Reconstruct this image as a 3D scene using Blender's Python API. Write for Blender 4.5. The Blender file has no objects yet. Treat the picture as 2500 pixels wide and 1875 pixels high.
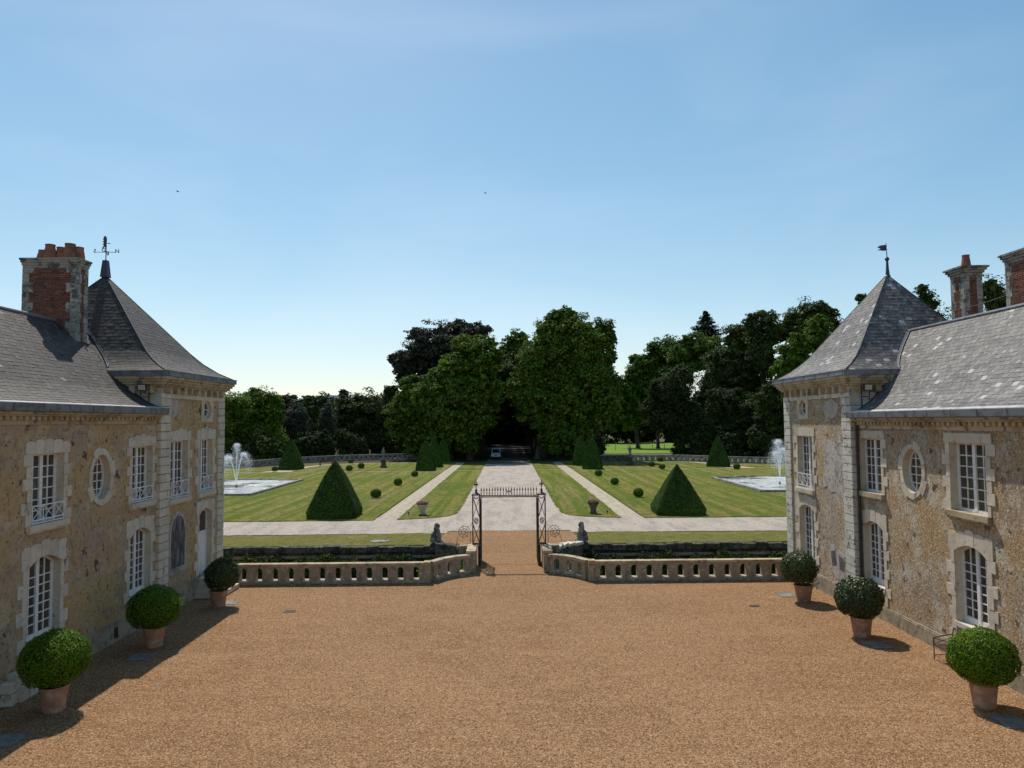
import bpy, bmesh, math, random
import numpy as np
from mathutils import Vector, Matrix
from mathutils.geometry import tessellate_polygon

R = math.radians
rng = random.Random(11)
nrg = np.random.default_rng(7)
SC = bpy.context.scene
COL = SC.collection

# ------------------------------------------------------------------ camera
cam_d = bpy.data.cameras.new('camera')
cam = bpy.data.objects.new('camera', cam_d)
COL.objects.link(cam)
cam_d.sensor_width = 36.0
cam_d.lens = 24.965
cam_d.clip_start = 0.1
cam_d.clip_end = 6000
cam.matrix_world = (Matrix.Translation((0, 0, 7.0)) @ Matrix.Rotation(R(-0.3305), 4, 'Z')
                    @ Matrix.Rotation(R(90 + 3.0046), 4, 'X') @ Matrix.Rotation(R(-0.5), 4, 'Z'))
SC.camera = cam

# ------------------------------------------------------------------ sky, sun, exposure
SUN_DIR = Vector((-0.225, 0.625, 1.0)).normalized()      # towards the sun
SUN_EL = math.asin(SUN_DIR.z)
SUN_AZ = math.atan2(SUN_DIR.x, SUN_DIR.y)                # from +Y towards +X
world = bpy.data.worlds.new('World')
SC.world = world
world.use_nodes = True
wn, wl = world.node_tree.nodes, world.node_tree.links
wn.clear()
w_out = wn.new('ShaderNodeOutputWorld')
w_bg = wn.new('ShaderNodeBackground')
w_sky = wn.new('ShaderNodeTexSky')
w_sky.sky_type = 'NISHITA'
w_sky.sun_disc = False
w_sky.sun_elevation = SUN_EL
w_sky.sun_rotation = SUN_AZ
w_sky.altitude = 60
w_sky.air_density = 1.0
w_sky.dust_density = 0.3
w_sky.ozone_density = 1.0
w_bg.inputs['Strength'].default_value = 0.145
w_hs = wn.new('ShaderNodeHueSaturation')
w_hs.inputs['Hue'].default_value = 0.490
w_hs.inputs['Saturation'].default_value = 1.18
wl.new(w_sky.outputs['Color'], w_hs.inputs['Color'])
# soft shoulder over the whole sky, and a thin even veil of cirrus
w_a = wn.new('ShaderNodeVectorMath'); w_a.operation = 'MULTIPLY_ADD'
w_a.inputs[1].default_value = (0.065, 0.065, 0.065)
w_a.inputs[2].default_value = (1.0, 1.0, 1.0)
w_b = wn.new('ShaderNodeVectorMath'); w_b.operation = 'DIVIDE'
w_c = wn.new('ShaderNodeVectorMath'); w_c.operation = 'SCALE'
w_c.inputs['Scale'].default_value = 1.22
wl.new(w_hs.outputs['Color'], w_a.inputs[0])
wl.new(w_hs.outputs['Color'], w_b.inputs[0])
wl.new(w_a.outputs[0], w_b.inputs[1])
wl.new(w_b.outputs[0], w_c.inputs[0])
w_tc = wn.new('ShaderNodeTexCoord')
w_mp = wn.new('ShaderNodeMapping')
w_mp.inputs['Scale'].default_value = (1.0, 1.0, 3.2)
w_mp.inputs['Rotation'].default_value = (0.0, 0.25, 0.3)
w_no = wn.new('ShaderNodeTexNoise')
w_no.inputs['Scale'].default_value = 1.9
w_no.inputs['Detail'].default_value = 4
w_no.inputs['Roughness'].default_value = 0.5
w_no.inputs['Distortion'].default_value = 0.6
w_mr = wn.new('ShaderNodeMapRange')
w_mr.inputs['From Min'].default_value = 0.46
w_mr.inputs['From Max'].default_value = 0.75
w_mr.inputs['To Max'].default_value = 0.12
w_mx = wn.new('ShaderNodeMix'); w_mx.data_type = 'RGBA'
wl.new(w_tc.outputs['Generated'], w_mp.inputs['Vector'])
wl.new(w_mp.outputs[0], w_no.inputs['Vector'])
wl.new(w_no.outputs['Fac'], w_mr.inputs['Value'])
wl.new(w_mr.outputs['Result'], w_mx.inputs[0])
wl.new(w_c.outputs[0], w_mx.inputs[6])
w_mx.inputs[7].default_value = (6.6, 7.2, 7.6, 1)
wl.new(w_mx.outputs[2], w_bg.inputs['Color'])
wl.new(w_bg.outputs['Background'], w_out.inputs['Surface'])

sun_d = bpy.data.lights.new('sun', 'SUN')
sun_d.energy = 4.7
sun_d.angle = R(0.53)
sun_d.color = (1.0, 0.93, 0.83)
sun = bpy.data.objects.new('sun', sun_d)
COL.objects.link(sun)
sun.rotation_euler = SUN_DIR.to_track_quat('Z', 'Y').to_euler()
SC.view_settings.view_transform = 'Standard'
SC.view_settings.look = 'None'
SC.view_settings.exposure = 0.0
SC.view_settings.gamma = 1.0
SC.cycles.max_bounces = 6
SC.cycles.transparent_max_bounces = 12

# ------------------------------------------------------------------ materials
def mat(name, base, rough=0.85, spec=0.3, layers=(), bump=(), rnd=0.0, isl=0.0, metal=0.0,
        trans=0.0, light=None, scale3=(1, 1, 1)):
    """layers: (colour, noise scale, lo, hi, detail[, kind[, scale3]]); bump: (scale, strength, distance[, kind])"""
    m = bpy.data.materials.new(name)
    m.use_nodes = True
    n, l = m.node_tree.nodes, m.node_tree.links
    n.clear()
    out = n.new('ShaderNodeOutputMaterial')
    bs = n.new('ShaderNodeBsdfPrincipled')
    bs.inputs['Roughness'].default_value = rough
    bs.inputs['Specular IOR Level'].default_value = spec
    bs.inputs['Metallic'].default_value = metal
    geo = n.new('ShaderNodeNewGeometry')
    rgb = n.new('ShaderNodeRGB')
    rgb.outputs[0].default_value = (*base, 1)
    cur = rgb.outputs[0]

    def tex(kind, scale, detail, s3):
        src = geo.outputs['Position']
        mp = n.new('ShaderNodeMapping')
        mp.inputs['Scale'].default_value = s3
        l.new(src, mp.inputs['Vector'])
        if kind == 'vor':
            t = n.new('ShaderNodeTexVoronoi')
            t.inputs['Scale'].default_value = scale
            l.new(mp.outputs[0], t.inputs['Vector'])
            return t.outputs['Distance']
        if kind == 'cell':
            t = n.new('ShaderNodeTexVoronoi')
            t.inputs['Scale'].default_value = scale
            l.new(mp.outputs[0], t.inputs['Vector'])
            sp = n.new('ShaderNodeSeparateColor')
            l.new(t.outputs['Color'], sp.inputs[0])
            return sp.outputs[0]
        if kind == 'wave':
            t = n.new('ShaderNodeTexWave')
            t.inputs['Scale'].default_value = scale
            t.inputs['Distortion'].default_value = 1.6
            t.inputs['Detail'].default_value = 2
            t.inputs['Detail Scale'].default_value = 0.4
            l.new(mp.outputs[0], t.inputs['Vector'])
            return t.outputs['Fac']
        t = n.new('ShaderNodeTexNoise')
        t.inputs['Scale'].default_value = scale
        t.inputs['Detail'].default_value = detail
        t.inputs['Roughness'].default_value = 0.62
        l.new(mp.outputs[0], t.inputs['Vector'])
        mr = n.new('ShaderNodeMapRange')
        mr.clamp = False
        mr.inputs['From Min'].default_value = 0.24
        mr.inputs['From Max'].default_value = 0.76
        l.new(t.outputs['Fac'], mr.inputs['Value'])
        return mr.outputs['Result']

    for L in layers:
        c, s, lo, hi, det = L[:5]
        kind = L[5] if len(L) > 5 else 'noise'
        s3 = L[6] if len(L) > 6 else scale3
        f = tex(kind, s, det, s3)
        mr = n.new('ShaderNodeMapRange')
        mr.inputs['From Min'].default_value = lo
        mr.inputs['From Max'].default_value = hi
        l.new(f, mr.inputs['Value'])
        mx = n.new('ShaderNodeMix')
        mx.data_type = 'RGBA'
        l.new(mr.outputs['Result'], mx.inputs[0])
        l.new(cur, mx.inputs[6])
        mx.inputs[7].default_value = (*c, 1)
        cur = mx.outputs[2]
    if rnd or isl:
        oi = n.new('ShaderNodeObjectInfo')
        ad = n.new('ShaderNodeMath')
        ad.operation = 'ADD'
        l.new(oi.outputs['Random'], ad.inputs[0])
        if isl:
            l.new(geo.outputs['Random Per Island'], ad.inputs[1])
        else:
            ad.inputs[1].default_value = 0.0
        fr = n.new('ShaderNodeMath')
        fr.operation = 'FRACT'
        l.new(ad.outputs[0], fr.inputs[0])
        a = max(rnd, isl)
        mr = n.new('ShaderNodeMapRange')
        mr.inputs['To Min'].default_value = 1 - a
        mr.inputs['To Max'].default_value = 1 + a
        l.new(fr.outputs[0], mr.inputs['Value'])
        hs = n.new('ShaderNodeHueSaturation')
        l.new(mr.outputs['Result'], hs.inputs['Value'])
        l.new(cur, hs.inputs['Color'])
        cur = hs.outputs[0]
        if light:                                  # a few pieces of another colour
            lo_, c_ = light
            gt = n.new('ShaderNodeMath')
            gt.operation = 'GREATER_THAN'
            l.new(fr.outputs[0], gt.inputs[0])
            gt.inputs[1].default_value = lo_
            mx = n.new('ShaderNodeMix')
            mx.data_type = 'RGBA'
            l.new(gt.outputs[0], mx.inputs[0])
            l.new(cur, mx.inputs[6])
            mx.inputs[7].default_value = (*c_, 1)
            cur = mx.outputs[2]
    l.new(cur, bs.inputs['Base Color'])
    prev = None
    for B in bump:
        s, st, d = B[:3]
        kind = B[3] if len(B) > 3 else 'noise'
        f = tex(kind, s, 6, scale3)
        b = n.new('ShaderNodeBump')
        b.inputs['Strength'].default_value = st
        b.inputs['Distance'].default_value = d
        l.new(f, b.inputs['Height'])
        if prev:
            l.new(prev, b.inputs['Normal'])
        prev = b.outputs[0]
    if prev:
        l.new(prev, bs.inputs['Normal'])
    if trans:
        tr = n.new('ShaderNodeBsdfTranslucent')
        l.new(cur, tr.inputs['Color'])
        ms = n.new('ShaderNodeMixShader')
        ms.inputs[0].default_value = trans
        l.new(bs.outputs[0], ms.inputs[1])
        l.new(tr.outputs[0], ms.inputs[2])
        l.new(ms.outputs[0], out.inputs[0])
    else:
        l.new(bs.outputs[0], out.inputs[0])
    return m

def glass_mat(name, tint=0.72, rough=0.03):
    m = bpy.data.materials.new(name)
    m.use_nodes = True
    n, l = m.node_tree.nodes, m.node_tree.links
    n.clear()
    out = n.new('ShaderNodeOutputMaterial')
    t = n.new('ShaderNodeBsdfTransparent')
    t.inputs[0].default_value = (tint, tint, tint * 0.95, 1)
    g = n.new('ShaderNodeBsdfGlossy')
    g.inputs['Roughness'].default_value = rough
    fr = n.new('ShaderNodeFresnel')
    fr.inputs['IOR'].default_value = 1.5
    ms = n.new('ShaderNodeMixShader')
    l.new(fr.outputs[0], ms.inputs[0])
    l.new(t.outputs[0], ms.inputs[1])
    l.new(g.outputs[0], ms.inputs[2])
    df = n.new('ShaderNodeBsdfDiffuse')                 # brown reflection of the facade opposite, put in as diffuse tone
    df.inputs[0].default_value = (0.30, 0.25, 0.20, 1)
    m2 = n.new('ShaderNodeMixShader')
    m2.inputs[0].default_value = 0.17
    l.new(ms.outputs[0], m2.inputs[1])
    l.new(df.outputs[0], m2.inputs[2])
    l.new(m2.outputs[0], out.inputs[0])
    return m

MT = {}
MT['plaster_warm'] = mat('plaster_warm', (0.47, 0.305, 0.135), 0.95, 0.15, layers=[
    ((0.40, 0.32, 0.245), 0.33, 0.40, 0.74, 7),
    ((0.58, 0.50, 0.39), 1.2, 0.48, 0.78, 8),
    ((0.33, 0.235, 0.14), 2.2, 0.54, 0.84, 8),
    ((0.21, 0.17, 0.14), 9.0, 0.50, 0.82, 9),
    ((0.66, 0.60, 0.50), 13.0, 0.55, 0.80, 7),
    ((0.12, 0.092, 0.072), 2.6, 0.71, 0.80, 9),
    ((0.09, 0.07, 0.056), 10.0, 0.71, 0.80, 6),
], bump=[(4.0, 0.6, 0.07), (18.0, 0.9, 0.05), (60.0, 0.35, 0.012)])
MT['plaster_left'] = mat('plaster_left', (0.47, 0.315, 0.140), 0.95, 0.15, layers=[
    ((0.40, 0.305, 0.22), 0.33, 0.42, 0.76, 7),
    ((0.54, 0.42, 0.275), 1.3, 0.52, 0.84, 8),
    ((0.32, 0.23, 0.145), 2.0, 0.55, 0.85, 8),
    ((0.25, 0.195, 0.145), 8.0, 0.52, 0.86, 9),
    ((0.105, 0.078, 0.058), 2.3, 0.715, 0.79, 9),
    ((0.085, 0.062, 0.048), 7.5, 0.71, 0.79, 6),
], bump=[(3.4, 0.6, 0.06), (16.0, 0.6, 0.035), (60.0, 0.3, 0.012)])
MT['plaster_plain'] = mat('plaster_plain', (0.44, 0.385, 0.335), 0.95, 0.1, layers=[
    ((0.32, 0.265, 0.22), 4.0, 0.45, 0.85, 8), ((0.20, 0.17, 0.15), 14.0, 0.62, 0.85, 6)], bump=[(20.0, 0.4, 0.02)])
MT['stone'] = mat('stone', (0.56, 0.49, 0.385), 0.9, 0.2, rnd=0.09, layers=[
    ((0.46, 0.38, 0.275), 1.6, 0.48, 0.85, 6),
    ((0.34, 0.29, 0.22), 5.0, 0.62, 0.88, 8),
    ((0.14, 0.12, 0.10), 3.0, 0.76, 0.88, 8, 'noise', (1.5, 1.5, 0.45)),
], bump=[(9.0, 0.3, 0.02), (40.0, 0.35, 0.01)])
MT['stone_rain'] = mat('stone_rain', (0.44, 0.36, 0.24), 0.92, 0.2, rnd=0.10, layers=[
    ((0.34, 0.25, 0.14), 1.3, 0.45, 0.68, 6),
    ((0.17, 0.145, 0.12), 3.2, 0.58, 0.74, 8),
], bump=[(9.0, 0.35, 0.02), (40.0, 0.35, 0.01)])
MT['stone_pale'] = mat('stone_pale', (0.56, 0.53, 0.46), 0.9, 0.2, rnd=0.08, layers=[
    ((0.44, 0.40, 0.32), 2.0, 0.48, 0.74, 6),
    ((0.17, 0.16, 0.145), 5.0, 0.64, 0.75, 8),
], bump=[(10.0, 0.35, 0.02), (45.0, 0.35, 0.01)])
MT['stone_moss'] = mat('stone_moss', (0.135, 0.122, 0.10), 0.95, 0.1, rnd=0.15, layers=[
    ((0.055, 0.052, 0.045), 2.2, 0.40, 0.62, 8),
    ((0.21, 0.185, 0.15), 7.0, 0.60, 0.85, 8),
    ((0.05, 0.06, 0.025), 4.0, 0.60, 0.72, 6),
], bump=[(5.0, 0.7, 0.08), (22.0, 0.6, 0.03)])
MT['balustrade'] = mat('balustrade', (0.35, 0.265, 0.175), 0.92, 0.2, rnd=0.07, layers=[
    ((0.33, 0.25, 0.165), 1.4, 0.45, 0.70, 6),
    ((0.20, 0.165, 0.13), 4.0, 0.58, 0.76, 8, 'noise', (1.4, 1.4, 0.5)),
    ((0.48, 0.43, 0.35), 6.0, 0.60, 0.78, 6),
], bump=[(9.0, 0.3, 0.015), (45.0, 0.3, 0.008)])
MT['plinth'] = mat('plinth', (0.36, 0.305, 0.215), 0.95, 0.15, layers=[
    ((0.27, 0.225, 0.155), 1.1, 0.42, 0.66, 6),
    ((0.19, 0.155, 0.115), 4.0, 0.56, 0.74, 8),
], bump=[(7.0, 0.4, 0.02), (35.0, 0.35, 0.01)])
MT['bare_mortar'] = mat('bare_mortar', (0.46, 0.40, 0.35), 0.95, 0.1, layers=[
    ((0.17, 0.155, 0.155), 1.6, 0.48, 0.80, 9, 'noise', (1.2, 1.2, 0.6)),
    ((0.11, 0.10, 0.10), 7.0, 0.58, 0.82, 8, 'noise', (1.2, 1.2, 0.7)),
    ((0.55, 0.49, 0.43), 11.0, 0.55, 0.80, 8),
], bump=[(10.0, 0.6, 0.03), (40.0, 0.4, 0.01)])
MT['dark_boards'] = mat('dark_boards', (0.105, 0.095, 0.095), 0.9, 0.15, layers=[
    ((0.24, 0.21, 0.20), 3.2, 0.48, 0.72, 9, 'noise', (2.2, 2.2, 0.5)),
    ((0.045, 0.042, 0.045), 6.0, 0.52, 0.70, 8, 'noise', (2.5, 2.5, 0.4)),
], bump=[(12.0, 0.5, 0.02)])
MT['slate'] = mat('slate', (0.047, 0.042, 0.038), 0.66, 0.25, rnd=0.34, isl=0.34, layers=[
    ((0.078, 0.066, 0.055), 0.8, 0.42, 0.85, 7),
    ((0.034, 0.032, 0.032), 1.8, 0.52, 0.95, 7),
    ((0.12, 0.108, 0.092), 7.0, 0.62, 0.95, 8),
], bump=[(25.0, 0.35, 0.01)], light=(0.996, (0.18, 0.17, 0.16)))
MT['slate_bleached_glare'] = mat('slate_bleached_glare', (0.108, 0.100, 0.092), 0.58, 0.35, rnd=0.38, isl=0.38, layers=[  # bleached slates; sun glare and glints are also put into the pale tones
    ((0.125, 0.115, 0.106), 0.8, 0.42, 0.85, 7),
    ((0.050, 0.047, 0.047), 1.8, 0.52, 0.95, 7),
    ((0.30, 0.285, 0.265), 6.0, 0.60, 0.90, 8),
    ((0.46, 0.45, 0.435), 3.4, 0.80, 0.92, 8),
], bump=[(25.0, 0.35, 0.01)], light=(0.970, (0.36, 0.35, 0.335)))
MT['zinc'] = mat('zinc', (0.19, 0.20, 0.22), 0.5, 0.5, metal=0.35, rnd=0.06, layers=[
    ((0.12, 0.125, 0.135), 3.0, 0.45, 0.7, 5)], bump=[(4.0, 0.25, 0.02)])
MT['zinc_pale'] = mat('zinc_pale', (0.42, 0.41, 0.39), 0.6, 0.4, rnd=0.08, layers=[
    ((0.28, 0.27, 0.26), 2.0, 0.45, 0.7, 5)], bump=[(5.0, 0.2, 0.02)])
MT['brick'] = mat('brick', (0.19, 0.082, 0.058), 0.92, 0.15, rnd=0.28, layers=[
    ((0.11, 0.055, 0.046), 3.0, 0.45, 0.7, 6), ((0.30, 0.17, 0.13), 20.0, 0.60, 0.80, 6)],
    bump=[(40.0, 0.5, 0.01)])
MT['mortar'] = mat('mortar', (0.24, 0.19, 0.155), 0.95, 0.1, layers=[((0.15, 0.12, 0.10), 8.0, 0.45, 0.7, 6)])
MT['old_stone'] = mat('old_stone', (0.30, 0.28, 0.245), 0.95, 0.1, rnd=0.14, layers=[
    ((0.10, 0.095, 0.09), 2.6, 0.46, 0.68, 8), ((0.38, 0.35, 0.30), 7.0, 0.58, 0.74, 8)],
    bump=[(12.0, 0.5, 0.02)])
MT['terracotta'] = mat('terracotta', (0.36, 0.195, 0.115), 0.85, 0.25, rnd=0.06, layers=[
    ((0.48, 0.30, 0.20), 4.0, 0.5, 0.75, 7), ((0.30, 0.15, 0.09), 3.0, 0.55, 0.75, 6)],
    bump=[(60.0, 0.2, 0.005)])
MT['pot_chimney'] = mat('pot_chimney', (0.30, 0.13, 0.085), 0.9, 0.15, rnd=0.15, layers=[
    ((0.14, 0.085, 0.07), 3.5, 0.45, 0.7, 7)], bump=[(30.0, 0.3, 0.01)])
MT['white_paint'] = mat('white_paint', (0.70, 0.69, 0.67), 0.5, 0.4, layers=[((0.58, 0.56, 0.53), 6.0, 0.55, 0.75, 5)])
MT['iron'] = mat('iron', (0.028, 0.025, 0.024), 0.6, 0.4, layers=[((0.075, 0.042, 0.028), 5.0, 0.5, 0.68, 6)])
MT['rust'] = mat('rust', (0.115, 0.058, 0.032), 0.8, 0.3, layers=[((0.05, 0.032, 0.025), 9.0, 0.45, 0.7, 6)])
MT['vane_metal'] = mat('vane_metal', (0.022, 0.028, 0.048), 0.5, 0.5)
MT['bench_iron'] = mat('bench_iron', (0.105, 0.045, 0.04), 0.6, 0.35, layers=[((0.06, 0.03, 0.03), 8.0, 0.5, 0.7, 5)])
MT['glass'] = glass_mat('glass')
MT['room'] = mat('room', (0.30, 0.245, 0.19), 0.95, 0.1, layers=[((0.15, 0.12, 0.095), 1.2, 0.42, 0.62, 4)])
MT['curtain'] = mat('curtain', (0.62, 0.61, 0.59), 0.9, 0.1, layers=[((0.45, 0.44, 0.43), 7.0, 0.35, 0.65, 2, 'noise', (1.5, 1.5, 0.05))])
MT['gravel'] = mat('gravel', (0.272, 0.146, 0.066), 0.95, 0.12, layers=[
    ((0.215, 0.108, 0.043), 0.16, 0.36, 0.68, 5),
    ((0.315, 0.172, 0.080), 0.7, 0.50, 0.95, 6, 'noise', (0.35, 1.6, 1)),
    ((0.41, 0.26, 0.145), 36.0, 0.58, 0.84, 0, 'cell'),
    ((0.105, 0.056, 0.030), 32.0, 0.66, 0.88, 0, 'cell', (1.0, 1.07, 1)),
    ((0.46, 0.33, 0.20), 44.0, 0.88, 1.0, 0, 'cell', (1.1, 0.96, 1)),
    ((0.20, 0.108, 0.052), 2.6, 0.58, 0.98, 8, 'noise', (0.3, 2.2, 1)),
], bump=[(34.0, 0.9, 0.022, 'vor'), (3.0, 0.35, 0.04)])
MT['gravel_pale'] = mat('gravel_pale', (0.43, 0.365, 0.30), 0.95, 0.12, layers=[
    ((0.27, 0.235, 0.20), 0.55, 0.42, 0.80, 8, 'noise', (1.8, 0.45, 1)),
    ((0.52, 0.47, 0.41), 9.0, 0.50, 0.72, 6),
    ((0.23, 0.20, 0.18), 5.0, 0.60, 0.76, 9, 'noise', (0.7, 1.0, 1)),
    ((0.19, 0.165, 0.15), 17.0, 0.60, 0.78, 6),
], bump=[(16.0, 0.8, 0.03), (4.0, 0.4, 0.05)])
MT['gravel_path'] = mat('gravel_path', (0.46, 0.405, 0.32), 0.95, 0.12, layers=[
    ((0.34, 0.28, 0.205), 1.6, 0.45, 0.66, 9),
    ((0.25, 0.21, 0.16), 7.0, 0.55, 0.74, 8),
    ((0.30, 0.29, 0.13), 2.4, 0.62, 0.74, 8),
], bump=[(16.0, 0.8, 0.03)])
MT['avenue_track_shade'] = mat('avenue_track_shade', (0.17, 0.145, 0.115), 0.95, 0.1, layers=[  # dirt track; tree shade and strips of sunlight are put into its colour
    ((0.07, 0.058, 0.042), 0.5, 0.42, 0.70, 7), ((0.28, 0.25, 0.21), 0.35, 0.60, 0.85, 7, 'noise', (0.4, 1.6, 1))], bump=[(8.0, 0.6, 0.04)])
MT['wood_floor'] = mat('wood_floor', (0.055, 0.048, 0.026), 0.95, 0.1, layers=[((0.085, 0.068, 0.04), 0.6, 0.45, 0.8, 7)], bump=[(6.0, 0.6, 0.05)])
MT['lawn'] = mat('lawn', (0.112, 0.142, 0.012), 0.95, 0.1, layers=[
    ((0.235, 0.208, 0.044), 0.17, 0.35, 0.75, 0, 'wave', (1.0, 0.03, 1)),
    ((0.096, 0.145, 0.011), 0.09, 0.38, 0.64, 5),
    ((0.29, 0.23, 0.088), 0.75, 0.48, 0.80, 8, 'noise', (1.5, 0.045, 1)),
    ((0.235, 0.195, 0.068), 0.30, 0.55, 0.92, 9, 'noise', (1.2, 0.45, 1)),
    ((0.066, 0.096, 0.010), 2.4, 0.42, 0.84, 9, 'noise', (1.0, 0.5, 1)),
    ((0.20, 0.20, 0.045), 7.0, 0.52, 0.95, 7),
], bump=[(20.0, 0.8, 0.05), (5.0, 0.6, 0.06)])
MT['grass_dry'] = mat('grass_dry', (0.165, 0.158, 0.030), 0.95, 0.1, layers=[
    ((0.26, 0.20, 0.070), 0.5, 0.45, 0.86, 8, 'noise', (0.5, 1.4, 1)),
    ((0.10, 0.120, 0.022), 1.7, 0.48, 0.70, 8),
    ((0.24, 0.18, 0.085), 8.0, 0.58, 0.76, 8),
    ((0.07, 0.085, 0.018), 14.0, 0.54, 0.74, 6),
], bump=[(20.0, 0.8, 0.04), (5.0, 0.5, 0.05)])
MT['meadow'] = mat('meadow', (0.135, 0.235, 0.030), 0.95, 0.1, layers=[
    ((0.165, 0.25, 0.042), 0.2, 0.45, 0.66, 6, 'noise', (0.6, 1.5, 1)), ((0.10, 0.17, 0.024), 1.5, 0.55, 0.75, 6)], bump=[(9.0, 0.6, 0.05)])
MT['ground'] = mat('ground', (0.085, 0.088, 0.028), 0.95, 0.1, layers=[((0.13, 0.105, 0.055), 0.3, 0.45, 0.65, 7)], bump=[(6.0, 0.6, 0.05)])
MT['soil'] = mat('soil', (0.055, 0.04, 0.028), 0.95, 0.1, bump=[(20.0, 0.8, 0.03)])
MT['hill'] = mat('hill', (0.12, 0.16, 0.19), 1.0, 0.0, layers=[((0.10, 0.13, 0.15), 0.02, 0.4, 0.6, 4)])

def leafm(name, c1, c2, isl=0.35, trans=0.22, spec=0.08, rough=0.7, rnd=0.0):
    return mat(name, c1, rough, spec, layers=[(c2, 0.35, 0.42, 0.62, 4)], isl=isl, rnd=rnd, trans=trans)
MT['leaf_box'] = leafm('leaf_box', (0.092, 0.172, 0.011), (0.140, 0.225, 0.014), 0.55, 0.32, 0.12, 0.5)
MT['leaf_laurel'] = leafm('leaf_laurel', (0.048, 0.068, 0.018), (0.066, 0.090, 0.022), 0.55, 0.18, 0.32, 0.42)
MT['leaf_yew'] = leafm('leaf_yew', (0.046, 0.090, 0.012), (0.064, 0.115, 0.015), 0.55, 0.03)
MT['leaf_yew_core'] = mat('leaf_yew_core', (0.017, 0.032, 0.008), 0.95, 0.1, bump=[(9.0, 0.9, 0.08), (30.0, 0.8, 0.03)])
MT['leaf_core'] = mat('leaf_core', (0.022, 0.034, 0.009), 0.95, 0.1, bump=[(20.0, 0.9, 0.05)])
MT['leaf_plane'] = leafm('leaf_plane', (0.076, 0.134, 0.018), (0.112, 0.170, 0.025), 0.7, 0.30)
MT['leaf_green'] = leafm('leaf_green', (0.078, 0.140, 0.016), (0.112, 0.172, 0.022), 0.65, 0.30)
MT['leaf_dark'] = leafm('leaf_dark', (0.036, 0.056, 0.015), (0.054, 0.076, 0.020), 0.6, 0.14)
MT['leaf_oak'] = leafm('leaf_oak', (0.050, 0.074, 0.019), (0.074, 0.100, 0.025), 0.6, 0.18)
MT['leaf_purple'] = leafm('leaf_purple', (0.046, 0.052, 0.036), (0.060, 0.064, 0.044), 0.45, 0.14)
MT['leaf_copper'] = leafm('leaf_copper', (0.058, 0.036, 0.032), (0.072, 0.05, 0.038), 0.4, 0.12)
MT['leaf_grey'] = leafm('leaf_grey', (0.062, 0.072, 0.050), (0.048, 0.058, 0.036), 0.3, 0.12)
MT['leaf_conifer'] = leafm('leaf_conifer', (0.026, 0.032, 0.022), (0.036, 0.042, 0.03), 0.4, 0.06)
MT['leaf_ivy'] = leafm('leaf_ivy', (0.036, 0.056, 0.014), (0.05, 0.075, 0.016), 0.5, 0.12)
MT['flower_pink'] = mat('flower_pink', (0.46, 0.16, 0.24), 0.8, 0.2, isl=0.4, trans=0.2)
MT['bark'] = mat('bark', (0.085, 0.068, 0.05), 0.95, 0.1, rnd=0.2, layers=[((0.15, 0.13, 0.10), 2.0, 0.5, 0.7, 6, 'noise', (1, 1, 0.3))], bump=[(9.0, 0.6, 0.04)])
MT['statue'] = mat('statue', (0.27, 0.25, 0.215), 0.95, 0.1, layers=[
    ((0.085, 0.078, 0.068), 3.5, 0.44, 0.62, 9), ((0.36, 0.33, 0.28), 9.0, 0.58, 0.76, 8)], bump=[(9.0, 0.7, 0.05), (35.0, 0.5, 0.02)])
MT['plate'] = mat('plate', (0.20, 0.205, 0.185), 0.8, 0.2, layers=[((0.14, 0.145, 0.13), 3.0, 0.45, 0.65, 5)])
MT['droplet'] = mat('droplet', (0.85, 0.88, 0.92), 0.25, 0.5, trans=0.45)
MT['floodlight_glass'] = mat('floodlight_glass', (0.52, 0.44, 0.36), 0.2, 0.6)
MT['wood'] = mat('wood', (0.16, 0.105, 0.065), 0.85, 0.2, layers=[((0.10, 0.07, 0.045), 5.0, 0.45, 0.7, 5)])
MT['car_paint'] = mat('car_paint', (0.42, 0.50, 0.56), 0.3, 0.5)
MT['car_glass'] = mat('car_glass', (0.015, 0.017, 0.02), 0.08, 0.6)
MT['rubber'] = mat('rubber', (0.02, 0.02, 0.02), 0.8, 0.2)
MT['bird'] = mat('bird', (0.02, 0.02, 0.025), 0.8, 0.2)

def water_mat():
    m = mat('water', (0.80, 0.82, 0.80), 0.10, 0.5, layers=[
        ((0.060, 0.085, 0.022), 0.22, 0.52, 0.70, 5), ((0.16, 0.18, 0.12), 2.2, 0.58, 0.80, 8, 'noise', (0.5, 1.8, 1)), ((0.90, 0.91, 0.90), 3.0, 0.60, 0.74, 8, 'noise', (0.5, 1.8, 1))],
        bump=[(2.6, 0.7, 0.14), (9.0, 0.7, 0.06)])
    return m
MT['water'] = water_mat()

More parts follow.
